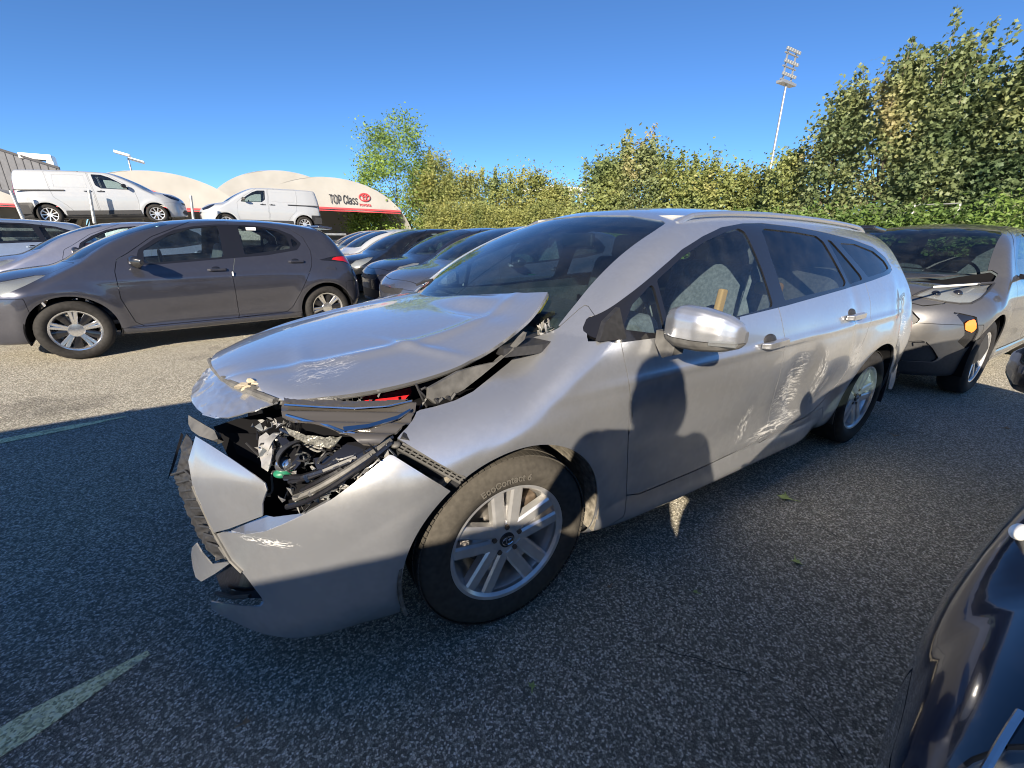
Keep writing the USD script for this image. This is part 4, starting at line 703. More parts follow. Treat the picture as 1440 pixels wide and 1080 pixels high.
VAN = spec_car(.90, .98, 1.66, 2.72, .84, .64, sec=VANS,
    hood=[(-.95, .74), (-.82, .83), (-.6, .93), (-.3, 1.0), (.05, 1.06), (.3, 1.08), (3.6, 1.08)], roof=[(.6, 1.53), (.9, 1.59), (1.2, 1.62), (1.8, 1.645), (2.5, 1.65), (3.4, 1.63), (3.8, 1.62)], screen=((-.02, 1.06), (.88, 1.58)),
    rear=[(.1, 3.33), (.25, 3.38), (.45, 3.41), (.8, 3.41), (1.2, 3.37), (1.55, 3.30), (1.8, 3.25)], rear_curve=.06, roof_drop=.03, floor=.20,
    dlo=[(.55, 1.07), (.62, 1.16), (.80, 1.30), (1.0, 1.43), (1.18, 1.50), (1.44, 1.515), (1.40, 1.18), (1.28, 1.085), (.7, 1.06)], panes=[[(.60, 1.085), (.66, 1.16), (.82, 1.285), (1.01, 1.41), (1.19, 1.475), (1.40, 1.49), (1.37, 1.19), (1.26, 1.105), (.7, 1.08)]],
    doors=[[(.44, 1.05), (.40, .7), (.46, .36), (1.46, .36), (1.47, 1.0), (1.52, 1.57), (1.15, 1.57), (.7, 1.28)], [(1.495, .36), (2.08, .36), (2.25, .60), (2.48, .82), (2.52, 1.1), (2.55, 1.58), (1.55, 1.57), (1.50, 1.0)]],
    handles=[(1.30, 1.0), (1.62, 1.0)], head=[(-.72, .80), (-.45, .92), (-.25, .985), (-.34, .88), (-.5, .78), (-.7, .72)], tail=[(3.34, .75), (3.32, 1.35), (3.5, 1.35), (3.5, .75)], tail_red=[(3.355, .80), (3.335, 1.3), (3.5, 1.3), (3.5, .80)], mirror=(.66, 1.16), arch=.36, van=True)
shapes = {}
def hatch_feats(x, z, y):
    w = lambda a, b, k: 1/(1+np.exp(-(x-a)/k))/(1+np.exp((x-b)/k))
    return -.014*np.exp(-((z-(.40+.04*(x-1.2)))/.09)**2)*w(.55, 2.1, .12)+.013*np.exp(-((x-2.55)/.42)**2-((z-.70)/.15)**2)+.006*np.exp(-((z-.80)/.035)**2)*w(.2, 2.2, .2)+.022/(1+np.exp((z-.285)/.008))*w(.42, 2.1, .04)
HATCH['feats'] = hatch_feats; SUV['feats'] = lambda x, z, y: hatch_feats(x, z-.04, y)
SMALL = dict(HATCH); SMALL['mout'] = .68; SMALL['nose'] = (-.83, .42, 3.4, HATCH['nose'][3]); SMALL['head'] = [(-.72, .70), (-.60, .76), (-.45, .80), (-.42, .79), (-.55, .70)]
def car_shape(key, s, nx=150, nf=30, nth=110):
    if key in shapes: return shapes[key]
    F = car_F(s); b = Body(F, -s['fo']+.5, s['wb']+s['ro']-.5, .62, nx, nf, nth); O = []; hw, wb = s['hw'], s['wb']; both = lambda m: join(m, mirror(m))
    sides = lambda name, m, mt, parent=None: O.extend([(name, m, mt, parent), (name, mirror(m), mt, parent)])
    for cx in (0., wb): b.take(lambda v: np.where(np.abs(v[:, 1]) > .5, np.hypot(v[:, 0]-cx, v[:, 2]-s['wr'])-s['arch'], 1.), drop=True)
    dlo = b.take(side_sd(rounded(s['dlo'], .02)), 0.); g = Body.__new__(Body); g.F = F; g.v, g.f = dlo
    for i, p in enumerate(s['panes']): sides('side_window', b.panel(g.take(side_sd(rounded(p, .015)), 0.), .004, -.005), 'glass' if i == 0 else 'rear_glass')
    sides('window_surround', b.panel(g.rest(), .012), 'gloss')
    (wx, wz), (wx2, wz2) = s['screen']; wc = s['screen_curve']; t = lambda z: (z-wz)/(wz2-wz); sl = (wx2-wx)/(wz2-wz)
    zt = wz2-.02; yb, yt = hw*.76, hw*.635
    WSP = [(.1, wz-.005), (-.5, wz), (-yb, wz+.03), (-yb*.97, wz+.09), (-yt-.01, zt-.05), (-yt+.03, zt-.015), (-.3, zt+.012), (.1, zt+.018)]
    b1 = b.take(lambda v: np.maximum(poly_sd(v[:, 1:], WSP), v[:, 0]-(wx+(v[:, 2]-wz)*sl+wc*v[:, 1]**2+.12)), 0.); O.append(('windscreen', both(b.panel(b1, .005, -.003)), 'screen', None))
    if not s.get('van'):
        zb_, zr_ = s['belt']+.06, float(Table(s['roof'], .08)(wb+s['ro']*.3))-.06; RWP = [(.1, zb_), (-hw*.62, zb_+.01), (-hw*.66, zb_+.06), (-hw*.56, zr_-.03), (-.3, zr_), (.1, zr_)]
        rw = b.take(lambda v: np.maximum(poly_sd(v[:, 1:], RWP), wb+s['ro']*.2-v[:, 0]), 0.); O.append(('rear_window', both(b.panel(rw, .005, -.003)), 'rear_glass', None))
    hd = b.take(lambda v: np.maximum(poly_sd(v[:, [0, 2]], s['head']), v[:, 0]-.1), .001); sides('headlamp', b.panel(hd, .004, -.003), 'lens')
    v, f = hd; n_ = b.grad(v); sides('lamp_reflector', solidify(v-n_*.02, f, n_, .004), 'lampsilver')
    tl = b.take(lambda v: np.maximum(poly_sd(v[:, [0, 2]], s['tail']), .42-np.abs(v[:, 1])), .001); g = Body.__new__(Body); g.F = F; g.v, g.f = tl
    red = g.take(lambda v: poly_sd(v[:, [0, 2]], s['tail_red']), 0.); sides('tail_lamp', b.panel(red, .01, .001), 'lampred'); sides('tail_lamp_surround', b.panel(g.rest(), .01), 'gloss')
    # grille and lower intake, seen from the front
    G1 = [(.1, .42), (-hw*.50, .42), (-hw*.62, .34), (-hw*.55, .27), (.1, .27)]; G2 = [(.1, .64), (-hw*.55, .67), (-hw*.5, .60), (.1, .56)]
    fr = lambda v: v[:, 0]+s['fo']-.42
    for G_, nm in ((G1, 'lower_grille'), (G2, 'upper_grille')): q = b.take(lambda v: np.maximum(poly_sd(v[:, 1:], G_), fr(v)), 0.); O.append((nm, both(b.panel(q, .01, -.012)), 'black', None))
    for d in s['doors']:
        q = b.take(side_sd(rounded(d, .02)), .0028); sides('door' if d is not s['doors'][0] else 'front_door', b.panel(q, .02), 'paint')
    bo = b.take(lambda v: np.maximum(np.maximum(v[:, 0]-np.minimum(wx+wc*v[:, 1]**2-.02, .33), -v[:, 0]-s['fo']+.10+.12*(np.abs(v[:, 1])/.6)**2), np.maximum(np.abs(v[:, 1])-(.66*hw/.872+.06*v[:, 0]), Table(s['hood'], .05)(v[:, 0])-.13-v[:, 2])), .0028); O.append(('bonnet', both(b.panel(bo, .01)), 'paint', None))
    bp = b.take(lambda v: np.maximum(v[:, 0]-(-s['arch']*.78-.06*np.clip(v[:, 2]-.45, 0, 1)), v[:, 2]-.655), .002); O.append(('front_bumper', both(b.panel(bp, .01)), 'paint', None))
    rbp = b.take(lambda v: np.maximum(wb+s['arch']*.8-v[:, 0], v[:, 2]-.66), .002); O.append(('rear_bumper', both(b.panel(rbp, .01)), 'black' if s.get('van') else 'paint', None))
    sl_ = b.take(lambda v: np.maximum(v[:, 2]-.285, np.maximum(.3-v[:, 0], v[:, 0]-wb+.3)), .002); sides('sill', b.panel(sl_, .02), 'black' if s.get('van') else 'paint')
    O.append(('body_shell', both(b.panel(b.rest(), .010)), 'paint', None))
    mx, mz = s['mirror']; cp = []
    mo = s.get('mout', 1.)
    for y, r, xo in ((-hw-.03*mo, (.04, .05), mx), (-hw-.09*mo, (.055, .068), mx-.01), (-hw-.16*mo, (.05, .062), mx+.01), (-hw-.205*mo, (.02, .03), mx+.05)):
        cp += [(xo+r[0]*math.cos(a)*(1 if math.cos(a) < 0 else .7), y, mz+r[1]*math.sin(a)) for a in np.linspace(0, 6.28, 14)]
    mm = trimesh.smoothing.filter_taubin(hull(cp).subdivide().subdivide(), iterations=6)
    for sg_ in (1, -1):
        fl = lambda m: xf(m, scale=(1, sg_, 1)) if sg_ < 0 else m
        O.append(('door_mirror', fl(cat(mm, hull([(mx-.03, -hw+.07, mz-.06), (mx+.05, -hw+.07, mz-.06), (mx-.02, -hw-.06, mz-.05), (mx+.03, -hw-.06, mz-.05), (mx-.03, -hw+.07, mz-.01), (mx+.03, -hw-.06, mz-.02)]))), 'mirror', None))
        for hx, hz in s['handles']:
            y = float(surf_y(hx, hz, F)); O.append(('door_handle', fl(hull([(hx+dx, y-.03, hz+dz) for dx in (-.07, .08) for dz in (-.011, .011)]+[(hx+dx, y-.006, hz+dz) for dx in (-.10, .10) for dz in (-.010, .010)])), 'handle', None)); O.append(('handle_recess', fl(xf(trimesh.creation.icosphere(2, 1), (hx-.01, y+.014, hz), scale=(.058, .017, .036))), 'gloss', None))
        for cx in (0., wb): O.append(('wheel_arch_liner', fl_tuple(liner_at(cx, s), sg_), 'matt', None))
    O.append(('interior', cat(box(wb*.95, hw*1.6, .04, (wb*.52, 0, .34)), rbox(.4, hw*1.5, .16, .06, (.55, 0, wz-.09)), *[cat(rbox(.5, .5, .16, .06, (x, y, .52)), rbox(.16, .48, .62, .06, (x+.30, y, .84), (0, .3, 0)), rbox(.1, .26, .16, .04, (x+.42, y, 1.2))) for x, y in ((1.25, -.36), (1.25, .36))], *([] if s.get('van') else [cat(rbox(.16, hw*1.45, .62, .06, (wb-.35, 0, .82), (0, .3, 0)))]), *([box(.03, hw*1.6, 1.2, (1.75, 0, 1.0))] if s.get('van') else [])), 'seat', None))
    O.append(('steering_wheel', xf(revolve([(.165, -.012), (.178, 0), (.165, .012), (.152, 0)], 24), (.86, -.36, wz-.06), (0, 0, math.pi/2)), 'blackp', None))
    O.append(('underbody', cat(box(wb-.8, hw*1.6, .05, (wb/2, 0, .24)), box(.8, hw*1.1, .05, (0, 0, .26)), box(.9, hw*1.1, .05, (wb, 0, .28))), 'matt', None))
    shapes[key] = O; return O
def liner_at(cx, s):
    an = np.linspace(-.3, 3.45, 30); r = s['arch']+.012; g = grid_mesh(np.stack([np.stack([cx+r*np.cos(an), np.full(30, y), s['wr']+r*np.sin(an)], 1) for y in (-s['hw']+.03, -.45)], 1)); n = vnormals(g.vertices, g.faces); d = np.array([cx, 0, s['wr']])-g.vertices; d[:, 1] = 0; f = g.faces
    if (n*d).sum() < 0: n, f = -n, f[:, ::-1]
    return solidify(np.array(g.vertices), np.array(f), n, -.01)
def fl_tuple(m, sg_): return m if sg_ > 0 else mirror(m)
def parked(name, label, cat_, key, spec, pm, loc, yaw, group=None, style='multi', mats={}, det=False, tilt=None, extra=None, shape=None, scale=None):
    t = thing(name, label, cat_, loc, yaw, group, tilt=tilt, scale=scale); mm = {'paint': pm, 'glass': M['glass'], 'rear_glass': M['tinted'], 'mirror': M['gloss'], 'handle': pm, 'screen': M['screen'], 'blackp': M['black']}; mm.update(mats)
    for n, m, k, _ in (shape or car_shape(key, spec)): part(t, n, m, mm.get(k) or M[k], 35)
    for i, (x, s) in enumerate(((0, -1), (spec['wb'], -1), (0, 1), (spec['wb'], 1))):
        w = numbered(t, 'wheel'); X = UsdGeom.Xform.Define(stage, w); X.AddTranslateOp().Set(Gf.Vec3d(x, s*(spec['hw']-.115), spec['wr']))
        if s > 0: X.AddRotateZOp().Set(180)
        wheel(w, style, R=spec['wr'], w=.195, rr=spec['wr']*.655, det=False, phase=.2+.5*i)
    return t
PT = {}
for n, c, mtl, ro in (('graphite', (.060, .062, .080), .6, .18), ('pale_blue', (.30, .36, .46), .7, .3), ('lavender_grey', (.30, .31, .38), .7, .3), ('jet', (.008, .009, .012), .3, .2), ('navy', (.020, .024, .042), .5, .25), ('blue_grey', (.10, .115, .16), .65, .28), ('bronze', (.155, .152, .152), .7, .28), ('midnight', (.004, .006, .014), .1, .16), ('sage', (.16, .21, .18), .6, .3)):
    PT[n] = paint(n+'_paint', c, mtl, ro, dust=.03)
PT['white'] = M['vanwhite']
yy_ = .168
hatch = parked('hatchback', 'dark grey hatchback with bright two-tone wheels on the sunlit asphalt', 'car', 'hatch', HATCH, PT['graphite'], (-2.212, 5.078, 0), yy_, style='blade')
part(hatch, 'roof_spoiler', rbox(.20, .98, .035, .014, (2.78, 0, 1.372), (0, .12, 0)), PT['graphite']); part(hatch, 'window_sticker', xf(box(.11, .002, .035, (1.80, -.655, 1.335)), (0, 0, 0)), M['paper']); part(hatch, 'door_edge_guard', rbox(.012, .03, .05, .005, (1.478, -.872, .815)), M['paper']); part(hatch, 'fuel_flap', xf(cyl(.075, (2.66, -.862, .80), (2.66, -.852, .80), 32)), PT['graphite'])
# ---------------- the damaged dark crossover behind the estate: its front is traced too
SX, SY = 4.80, -.11
off = np.array([SX, SY, 0.])
def spx(poly): s = px_sd(poly); return lambda v: np.maximum(s(v+off), v[:, 0]-.45)
def crossover():
    s = dict(SUV); s['head'] = s['tail']; s['head'] = [(-5, 0), (-5, .1), (-5.1, .1)]; F = car_F(s)
    key = 'crossover'; orig = Body.take
    pre = [('bonnet_gap', [(1262, 391), (1297, 390), (1327, 389), (1350, 386), (1395, 379.5), (1404, 385), (1397, 396), (1362, 398), (1330, 400), (1300, 397), (1265, 395)], 'matt', -.03), ('headlamp', [(1284, 416), (1296, 410), (1314, 404), (1350, 401.5), (1398, 398.5), (1390, 409), (1379, 420), (1366, 426.5), (1350, 427), (1329, 424.5), (1305, 420)], 'lens', -.004),
           ('upper_grille', [(1262, 424), (1270, 427), (1278, 431), (1286, 440), (1295, 449), (1286, 457), (1276, 454), (1262, 452)], 'black', -.02), ('lower_grille', [(1262, 480), (1301, 479), (1312, 490), (1320, 503), (1314, 509), (1262, 507)], 'black', -.015), ('side_reflector', [(1357, 455), (1363, 450.5), (1371, 449), (1373, 456), (1373, 463), (1366, 468), (1357, 464)], 'amber', .002),
           ('lamp_slot', [(1335, 437), (1352, 440.5), (1374, 445.5), (1376.5, 466), (1367, 486), (1358, 491), (1346, 480), (1357, 471), (1355, 455), (1346, 444)], 'gloss', -.012), ('bumper_valance', [(1255, 507), (1315, 510), (1330, 500), (1345, 494), (1364, 486), (1390, 470), (1392, 530), (1340, 545), (1255, 545)], 'black', -.003)]
    b0 = Body.__init__
    class B2(Body):
        def __init__(self, *a):
            b0(self, *a); self.pre = []
            for n, poly, mk, o_ in pre:
                vf = self.take(spx(poly), .0)
                self.pre.append((n, self.panel(vf, .005, o_), mk, None))
                if n == 'headlamp':
                    v, f = vf; nn = self.grad(v); self.pre.append(('lamp_reflector', solidify(v-nn*.03, f, nn, .004), 'lampsilver', None))
    g = globals(); keep = g['Body']; g['Body'] = B2
    hold_ = {}
    bi = B2.__init__
    def init2(self, *a): bi(self, *a); hold_['b'] = self
    B2.__init__ = init2
    O = car_shape(key, s, 190, 40, 140); g['Body'] = keep
    return s, O+hold_['b'].pre
cs, cO = crossover(); CF_X = car_F(cs)
cO = [o for o in cO if not (o[0] in ('upper_grille', 'lower_grille') and o[2] == 'black' and np.abs(o[1][0][:, 1]).min() < .02)]
xo = parked('crossover', 'warm grey crossover with a crumpled bonnet, parked close behind the silver estate', 'car', None, cs, PT['bronze'], (SX, SY, 0), 0, style='multi', shape=cO)
lo_ = lambda q, F=None: None
part(xo, 'fog_lamp', xf(trimesh.creation.icosphere(2, .028), on_plane((1305, 499), 1, -.72)[0]-off, scale=(.6, 1, 1)), M['chrome'])
for q in ((1316, 414), (1347, 413)): part(xo, 'lamp_projector', xf(trimesh.creation.icosphere(3, .034), on_surface([q], lambda x, y, z: CF_X(x-SX, y-SY, z))[0]-off+[.030, .01, -.004]), M['gloss'], 40)
for k in range(5): part(xo, 'grille_bar', tube([on_plane((1262+3*k, 482+5*k), 1, -.55)[0]-off+[-.01, 0, 0], on_plane((1302+4*k, 481+5*k), 1, -.78)[0]-off+[-.01, 0, 0]], .005, 5), M['greyplastic'])
part(xo, 'lamp_surround', tube(on_surface([(1284, 416), (1296, 410), (1314, 404), (1350, 401.5), (1398, 398.5), (1390, 409), (1379, 420), (1366, 426.5), (1350, 427), (1329, 424.5), (1305, 420), (1284, 416)], lambda x, y, z: CF_X(x-SX, y-SY, z))-off, .009, 6), M['black'])
part(xo, 'lamp_trim', tube(on_plane([(1314, 403.5), (1350, 401), (1399, 398)], 1, -.80)-off, .008, 6), M['paper'])
part(xo, 'wiper', tube([(.20, -.5, 1.035), (.25, .1, 1.06), (.28, .5, 1.06)], .008, 6), M['black'])
# ---------------- rows of parked cars
row = 'cars parked side by side beyond the wrecked estate'
parked('parked_car', 'blue-grey car hidden behind the windscreen of the silver estate', 'car', 'hatch', HATCH, PT['blue_grey'], (1.85, 3.85, 0), 0, row)
parked('parked_car', 'dark navy car with its clear headlamp beside the tail of the dark grey hatchback', 'car', 'hatch', HATCH, PT['navy'], (2.15, 5.95, 0), .02, row)
parked('parked_car', 'black car standing between the navy car and the white car in the row', 'car', 'hatch', HATCH, PT['jet'], (1.95, 8.05, 0), .04, row)
parked('parked_car', 'white car partly seen behind the black car under the tent opening', 'car', 'hatch', HATCH, PT['white'], (2.0, 10.3, 0), .04, row)
parked('parked_car', 'sage grey car beyond the white car in the row', 'car', 'hatch', HATCH, PT['sage'], (2.3, 12.6, 0), .04, row)
parked('parked_car', 'last white car of the row, nearest the tents', 'car', 'hatch', HATCH, PT['white'], (2.6, 14.9, 0), .04, row)
parked('family_car', 'lavender grey car whose bonnet shows behind the dark grey hatchback', 'car', 'hatch', HATCH, PT['lavender_grey'], (-3.35, 8.55, 0), .17)
parked('sport_utility_car', 'pale blue tall car at the left edge, its dark rear window to the right', 'car', 'suv', SUV, PT['pale_blue'], (-6.15, 11.2, 0), .17, mats={'lampred': M['lampdark']})
parked('small_car', 'glossy black car in the near right corner', 'car', 'small', SMALL, PT['midnight'], (.44, -2.64, 0), 0, style='plain')
FS = car_F(SMALL); fs_ = lambda x, y, z: FS(x-.44, y+2.64, z); o_ = np.array([.44, -2.64, 0]); bk_ = stage.GetPrimAtPath('/World/small_car').GetPath().pathString
part(bk_, 'bonnet_trim', tube(on_surface([(1436, 1002), (1424, 1020), (1408, 1046), (1392, 1074), (1380, 1095)], fs_, .2, 3)-o_, .0045, 8), M['chrome'])
part(bk_, 'side_lamp', xf(trimesh.creation.icosphere(3, 1), on_surface([(1434, 748)], fs_, .2, 3)[0]-o_, (0, .25, 0), (.040, .012, .013)), M['paper'])  # pale ellipsoid added on the wing in place of a sky reflection
# ---------------- vans: two on the transporter, two behind the photographer that shade the ground
vw = {'glass': M['glass'], 'handle': M['black'], 'mirror': M['black'], 'lens': M['gloss']}
v1 = parked('delivery_van', 'white delivery van facing right on the car transporter', 'van', 'van', VAN, PT['white'], (-2.41, 19.25, 1.585), math.pi, mats=vw, tilt=.05)
v2 = parked('delivery_van', 'white delivery van facing left on the car transporter', 'van', 'van', VAN, PT['white'], (-.40, 19.6, 1.36), 0, mats=vw, tilt=.0)
parked('delivery_van', 'white van parked left of the wreck, seen by its shadow on the ground', 'van', 'van', VAN, PT['white'], (-6.05, -1.14, 0), 0, mats=vw, scale=(1, 1, 1.12))
parked('delivery_van', 'white van parked behind the photographer, seen by its shadow on the bumper', 'van', 'van', VAN, PT['white'], (-5.25, -3.17, 0), -.05, mats=vw, scale=(1, 1, 1.035))
for v in (v1, v2):
    for sgn in (-1, 1):
        yv = sgn*.902
        part(v, 'slide_rail', box(1.15, .02, .035, (2.75, yv-.012*sgn, 1.02)), M['black']); part(v, 'lower_trim', rbox(1.9, .03, .13, .01, (1.36, sgn*.872, .36)), M['black']); part(v, 'rear_corner_trim', rbox(.30, .03, .26, .01, (3.25, sgn*.845, .46)), M['black'])
        for x0, x1 in ((1.62, 2.40), (2.50, 3.18)):
            q = [(x0, 1.12), (x1, 1.12), (x1-.02, 1.48), (x0+.02, 1.48), (x0, 1.12)]; part(v, 'pressed_panel', tube([(x, sgn*(-float(surf_y(x, z, car_F(VAN)))-.004), z) for x, z in q], .010, 5), PT['white'])
tr = thing('car_transporter', 'steel car transporter deck under the two white vans', 'transporter', (0, 0, 0))
for y in (18.5, 20.0): part(tr, 'runway', box(10.4, .55, .08, (-1.4, y+.0, 1.30)), M['steel'])
part(tr, 'side_beam', rbox(4.6, .12, .34, .03, (-1.6, 18.12, 1.20)), M['whitesteel']); part(tr, 'lower_beam', box(10.4, .14, .22, (-1.4, 18.9, .95)), M['steel']); part(tr, 'lower_beam', box(10.4, .14, .22, (-1.4, 19.7, .95)), M['steel']); part(tr, 'ramp_bracket', hull([(-3.7, 18.05, 1.05), (-3.2, 18.05, 1.05), (-3.6, 18.05, 1.5), (-3.3, 18.05, 1.5), (-3.7, 18.0, 1.05), (-3.2, 18.0, 1.05), (-3.6, 18.0, 1.5), (-3.3, 18.0, 1.5)]), M['whitesteel'])
for q in ((15, 268, 35, 314), (125, 267, 133, 314), (268, 275, 272, 308)):
    a_, b2 = on_plane([q[:2], q[2:]], 1, 18.0); part(tr, 'post', cyl(.045, a_, b2, 10), M['steel'])
part(tr, 'warning_frame', tube([(-2.6, 18.0, 1.42), (-2.6, 18.0, 1.56), (-1.4, 18.0, 1.56), (-1.4, 18.0, 1.42)], .02, 6), M['red'])
for x in (-4.6, -3.7, 1.2, 2.1):
    w = numbered(tr, 'wheel'); X = UsdGeom.Xform.Define(stage, w); X.AddTranslateOp().Set(Gf.Vec3d(x, 18.75, .40)); wheel(w, 'plain', R=.40, w=.28, rr=.25, det=False)
# ---------------- tents, shed, lamps, stand
def tent(px, depth, halfw, H, hem, label, text=True, yaw=0., deep=9., logo_only=False):
    d = ray_dirs([px])[0]; c = CAM+d*depth; t = thing('canopy_tent', label, 'tent', (c[0], c[1], 0), yaw)
    an = np.linspace(0, np.pi, 49); prof = np.c_[halfw*np.cos(an)*np.abs(np.cos(an))**-.12 if False else halfw*np.cos(an), H*np.sin(an)**.8]
    ys = np.linspace(0, deep, 7); P_ = np.stack([np.c_[prof[:, 0], np.full(49, y), prof[:, 1]*(1+.008*math.sin(y*3))] for y in ys], 1); m = grid_mesh(P_); n = vnormals(m.vertices, m.faces)
    if (n[:, 2]).mean() < 0: n = -n; f = m.faces[:, ::-1]
    else: f = m.faces
    part(t, 'canvas_roof', solidify(np.array(m.vertices), np.array(f), n, .02), M['canvas'])
    top_ = [(x, z) for x, z in prof if z >= hem]; xa = max(x for x, z in top_); v, f = fill([(xa, hem)]+top_+[(-xa, hem)], .4); V = np.c_[v[:, 0], np.full(len(v), -.03)-.05*np.sin(v[:, 0]*.9), v[:, 1]]
    part(t, 'gable_sheet', solidify(V, f[:, ::-1] if False else f, np.tile([0, -1., 0], (len(V), 1)), .02), M['canvas'])
    for z0, hh in ((hem+.10, .10), (hem-.04, .05)): part(t, 'red_stripe', box(2*xa*.985, .02, hh, (0, -.115, z0)), M['stripe'])
    for y in ys[1:]: part(t, 'frame_rib', tube([(x*.985, y, z*.985) for x, z in prof[::4]], .05, 6), M['steel'])
    v, f = fill([(-halfw*.97, 0)]+[(x*.97, z*.97) for x, z in prof[::-3]]+[(halfw*.97, 0)], .6); part(t, 'back_wall', solidify(np.c_[v[:, 0], np.full(len(v), deep), v[:, 1]], f, np.tile([0, -1., 0], (len(v), 1)), .02), M['canvas'])
    if text:
        lx = text; 
        if not logo_only:
            m = meshkit.text_mesh('TOP Class', .50, .02); m.apply_scale((.50, 1, 1)); w = m.bounds[1, 0]; part(t, 'lettering', xf(m, (lx, -.10, hem+.38), (math.pi/2, 0, 0)), M['ink'], False); lx = lx+w+.45
        el = lambda a, b, cx=0, cz=0: tube([(lx+cx+a*math.cos(u), -.12, hem+.82+cz+b*math.sin(u)) for u in np.linspace(0, 2*np.pi, 31)], .035, 6)
        part(t, 'emblem', cat(el(.33, .22), el(.10, .20, 0, .01), el(.22, .08, 0, .12)), M['stripe']); m = meshkit.text_mesh('TOYOTA', .13, .02, bold=True); part(t, 'brand_lettering', xf(m, (lx-m.bounds[1, 0]/2, -.10, hem+.30), (math.pi/2, 0, 0)), M['stripe'], False)
    return t
tent((472, 335), 27, 5.2, 4.55, 2.72, 'cream canvas tent with dark lettering and red stripe right of the vans', text=-.15)
tent((232, 335), 27, 5.4, 4.75, 2.60, 'cream canvas tent with a red emblem behind the bonnets of the two vans', text=-2.3, logo_only=False)
tent((408, 335), 37, 6.3, 6.2, 2.9, 'large cream tent rising behind the left-facing van', text=False)
tent((-70, 335), 27, 5.2, 4.2, 2.75, 'cream tent cut by the left edge behind the right-facing van', text=False)
sh = thing('warehouse', 'grey clad warehouse with a sloping roof at the far left', 'building')
a_ = CAM+ray_dirs([(70, 232)])[0]*42; b2 = CAM+ray_dirs([(0, 210)])[0]*42; dx = b2-a_; e0, e1 = a_-dx*.2, b2+dx*4; bk = (a_-CAM)*[1, 1, 0]*.3
def slab(e0, e1, z0, z1, back): return hull([(*e0[:2], z0), (*e1[:2], z0), (*e0[:2], e0[2]), (*e1[:2], e1[2]), *[(p[0]+back[0], p[1]+back[1], z) for p, z in ((e0, z0), (e1, z0), (e0, e0[2]), (e1, e1[2]))]])
part(sh, 'wall', slab(e0, e1, 0, 0, bk), M['cladding'], False)
part(sh, 'roof_edge', hull([(p[0], p[1]+dy, p[2]+dz) for p in (e0, e1) for dy in (-.25, .1) for dz in (-.12, .10)]), M['ink'], False)
for k in range(12):
    p = e0+(e1-e0)*(k+.5)/30; part(sh, 'cladding_seam', box(.06, .05, p[2]-.1, (p[0], p[1]-.06, p[2]/2)), M['cladding'], False)
c = CAM+ray_dirs([(54, 226)])[0]*43; part(sh, 'roof_unit', cat(box(2.3, 1.5, .5, (c[0], c[1], c[2]+.3)), box(.5, 1.4, .9, (c[0]+.95, c[1], c[2]))), M['whitesteel'], False)
def pole(name, label, cat_, px, depth, w, rows):
    c = CAM+ray_dirs([px])[0]*depth; t = thing(name, label, cat_, (c[0], c[1], 0)); part(t, 'mast', cyl(w, (0, 0, 0), (0, 0, c[2]), 12, w*.6), M['steel']); return t, c
t, c = pole('lamp_post', 'lamp post with two flat heads above the right-facing van', 'lamp post', (180, 222), 30, .09, 1)
for s in (-1, 1): part(t, 'lamp_head', rbox(.85, .6, .16, .04, (s*.30+.1, s*.5, c[2]+.05-s*.12), (0, .25, 0)), M['whitesteel'])
t, c = pole('floodlight_mast', 'tall stadium floodlight mast rising over the trees', 'floodlight', (1106, 116), 90, .34, 3)
part(t, 'head_frame', cat(*[box(5.0, .3, .2, (0, 0, c[2]+z)) for z in (.3, 2.6, 4.9)], *[box(.2, .3, 5.6, (x, 0, c[2]+2.8)) for x in (-1.6, 1.6)]), M['steel'], False); part(t, 'platform', box(5.4, 1.4, .45, (0, 0, c[2]-.2)), M['steel'], False)
for z in (1.2, 3.4, 5.5):
    for x in np.linspace(-2.3, 2.3, 6): part(t, 'floodlamp', rbox(.55, .4, .55, .06, (x, -.3, c[2]+z), (.25, 0, 0)), M['steel'])
c = CAM+ray_dirs([(803, 278)])[0]*85; st_ = thing('stadium_stand', 'white roofed stadium stand seen through a gap in the hedge', 'stand', (c[0], c[1], 0)); part(st_, 'roof', box(9, 12, .7, (0, 6, c[2]+1.6)), M['concrete'], False); part(st_, 'stand', box(8, 10, c[2]-.6, (0, 8, (c[2]-.6)/2)), M['cladding'], False)
for x in (-3, 0, 3): part(st_, 'column', box(.5, .5, c[2]+1.2, (x, .6, (c[2]+1.2)/2)), M['concrete'], False)
part(st_, 'wall', box(9, .4, 3.0, (0, -.5, 1.5)), M['concrete'], False)
# ---------------- painted lines, crack, fallen leaves
def strip(name, pts, w, mt, label, cat_, z=.004):
    p = spline(np.array(pts), 40) if len(pts) > 2 else np.linspace(*np.array(pts), 30); d = np.gradient(p, axis=0); d /= np.linalg.norm(d, axis=1, keepdims=True); nrm = np.c_[-d[:, 1], d[:, 0]]; r = np.random.default_rng(3); ww = np.full(len(p), w/2)*np.clip(np.linspace(40, 1.2, len(p))/6, .25, 1)
    P_ = np.stack([np.c_[p+nrm*ww[:, None], np.full(len(p), z)], np.c_[p-nrm*ww[:, None], np.full(len(p), z)]], 1); m = grid_mesh(P_); n = vnormals(m.vertices, m.faces)
    if n[:, 2].mean() < 0: m.invert()
    top(name, m, mt, label, cat_, kind='structure', smooth=False)
strip('parking_line', [(-2.9, -1.08), (-1.55, -.565), (-1.06, -.365)], .105, M['line'], 'worn pale yellow line in the near left corner', 'road marking')
strip('parking_line', [(-3.6, 1.66), (-2.05, 1.985), (-1.45, 2.10)], .09, M['line'], 'faded yellow line along the edge of the shadow', 'road marking')
CRK = plain('crack_dark', (.045, .045, .045), .9)
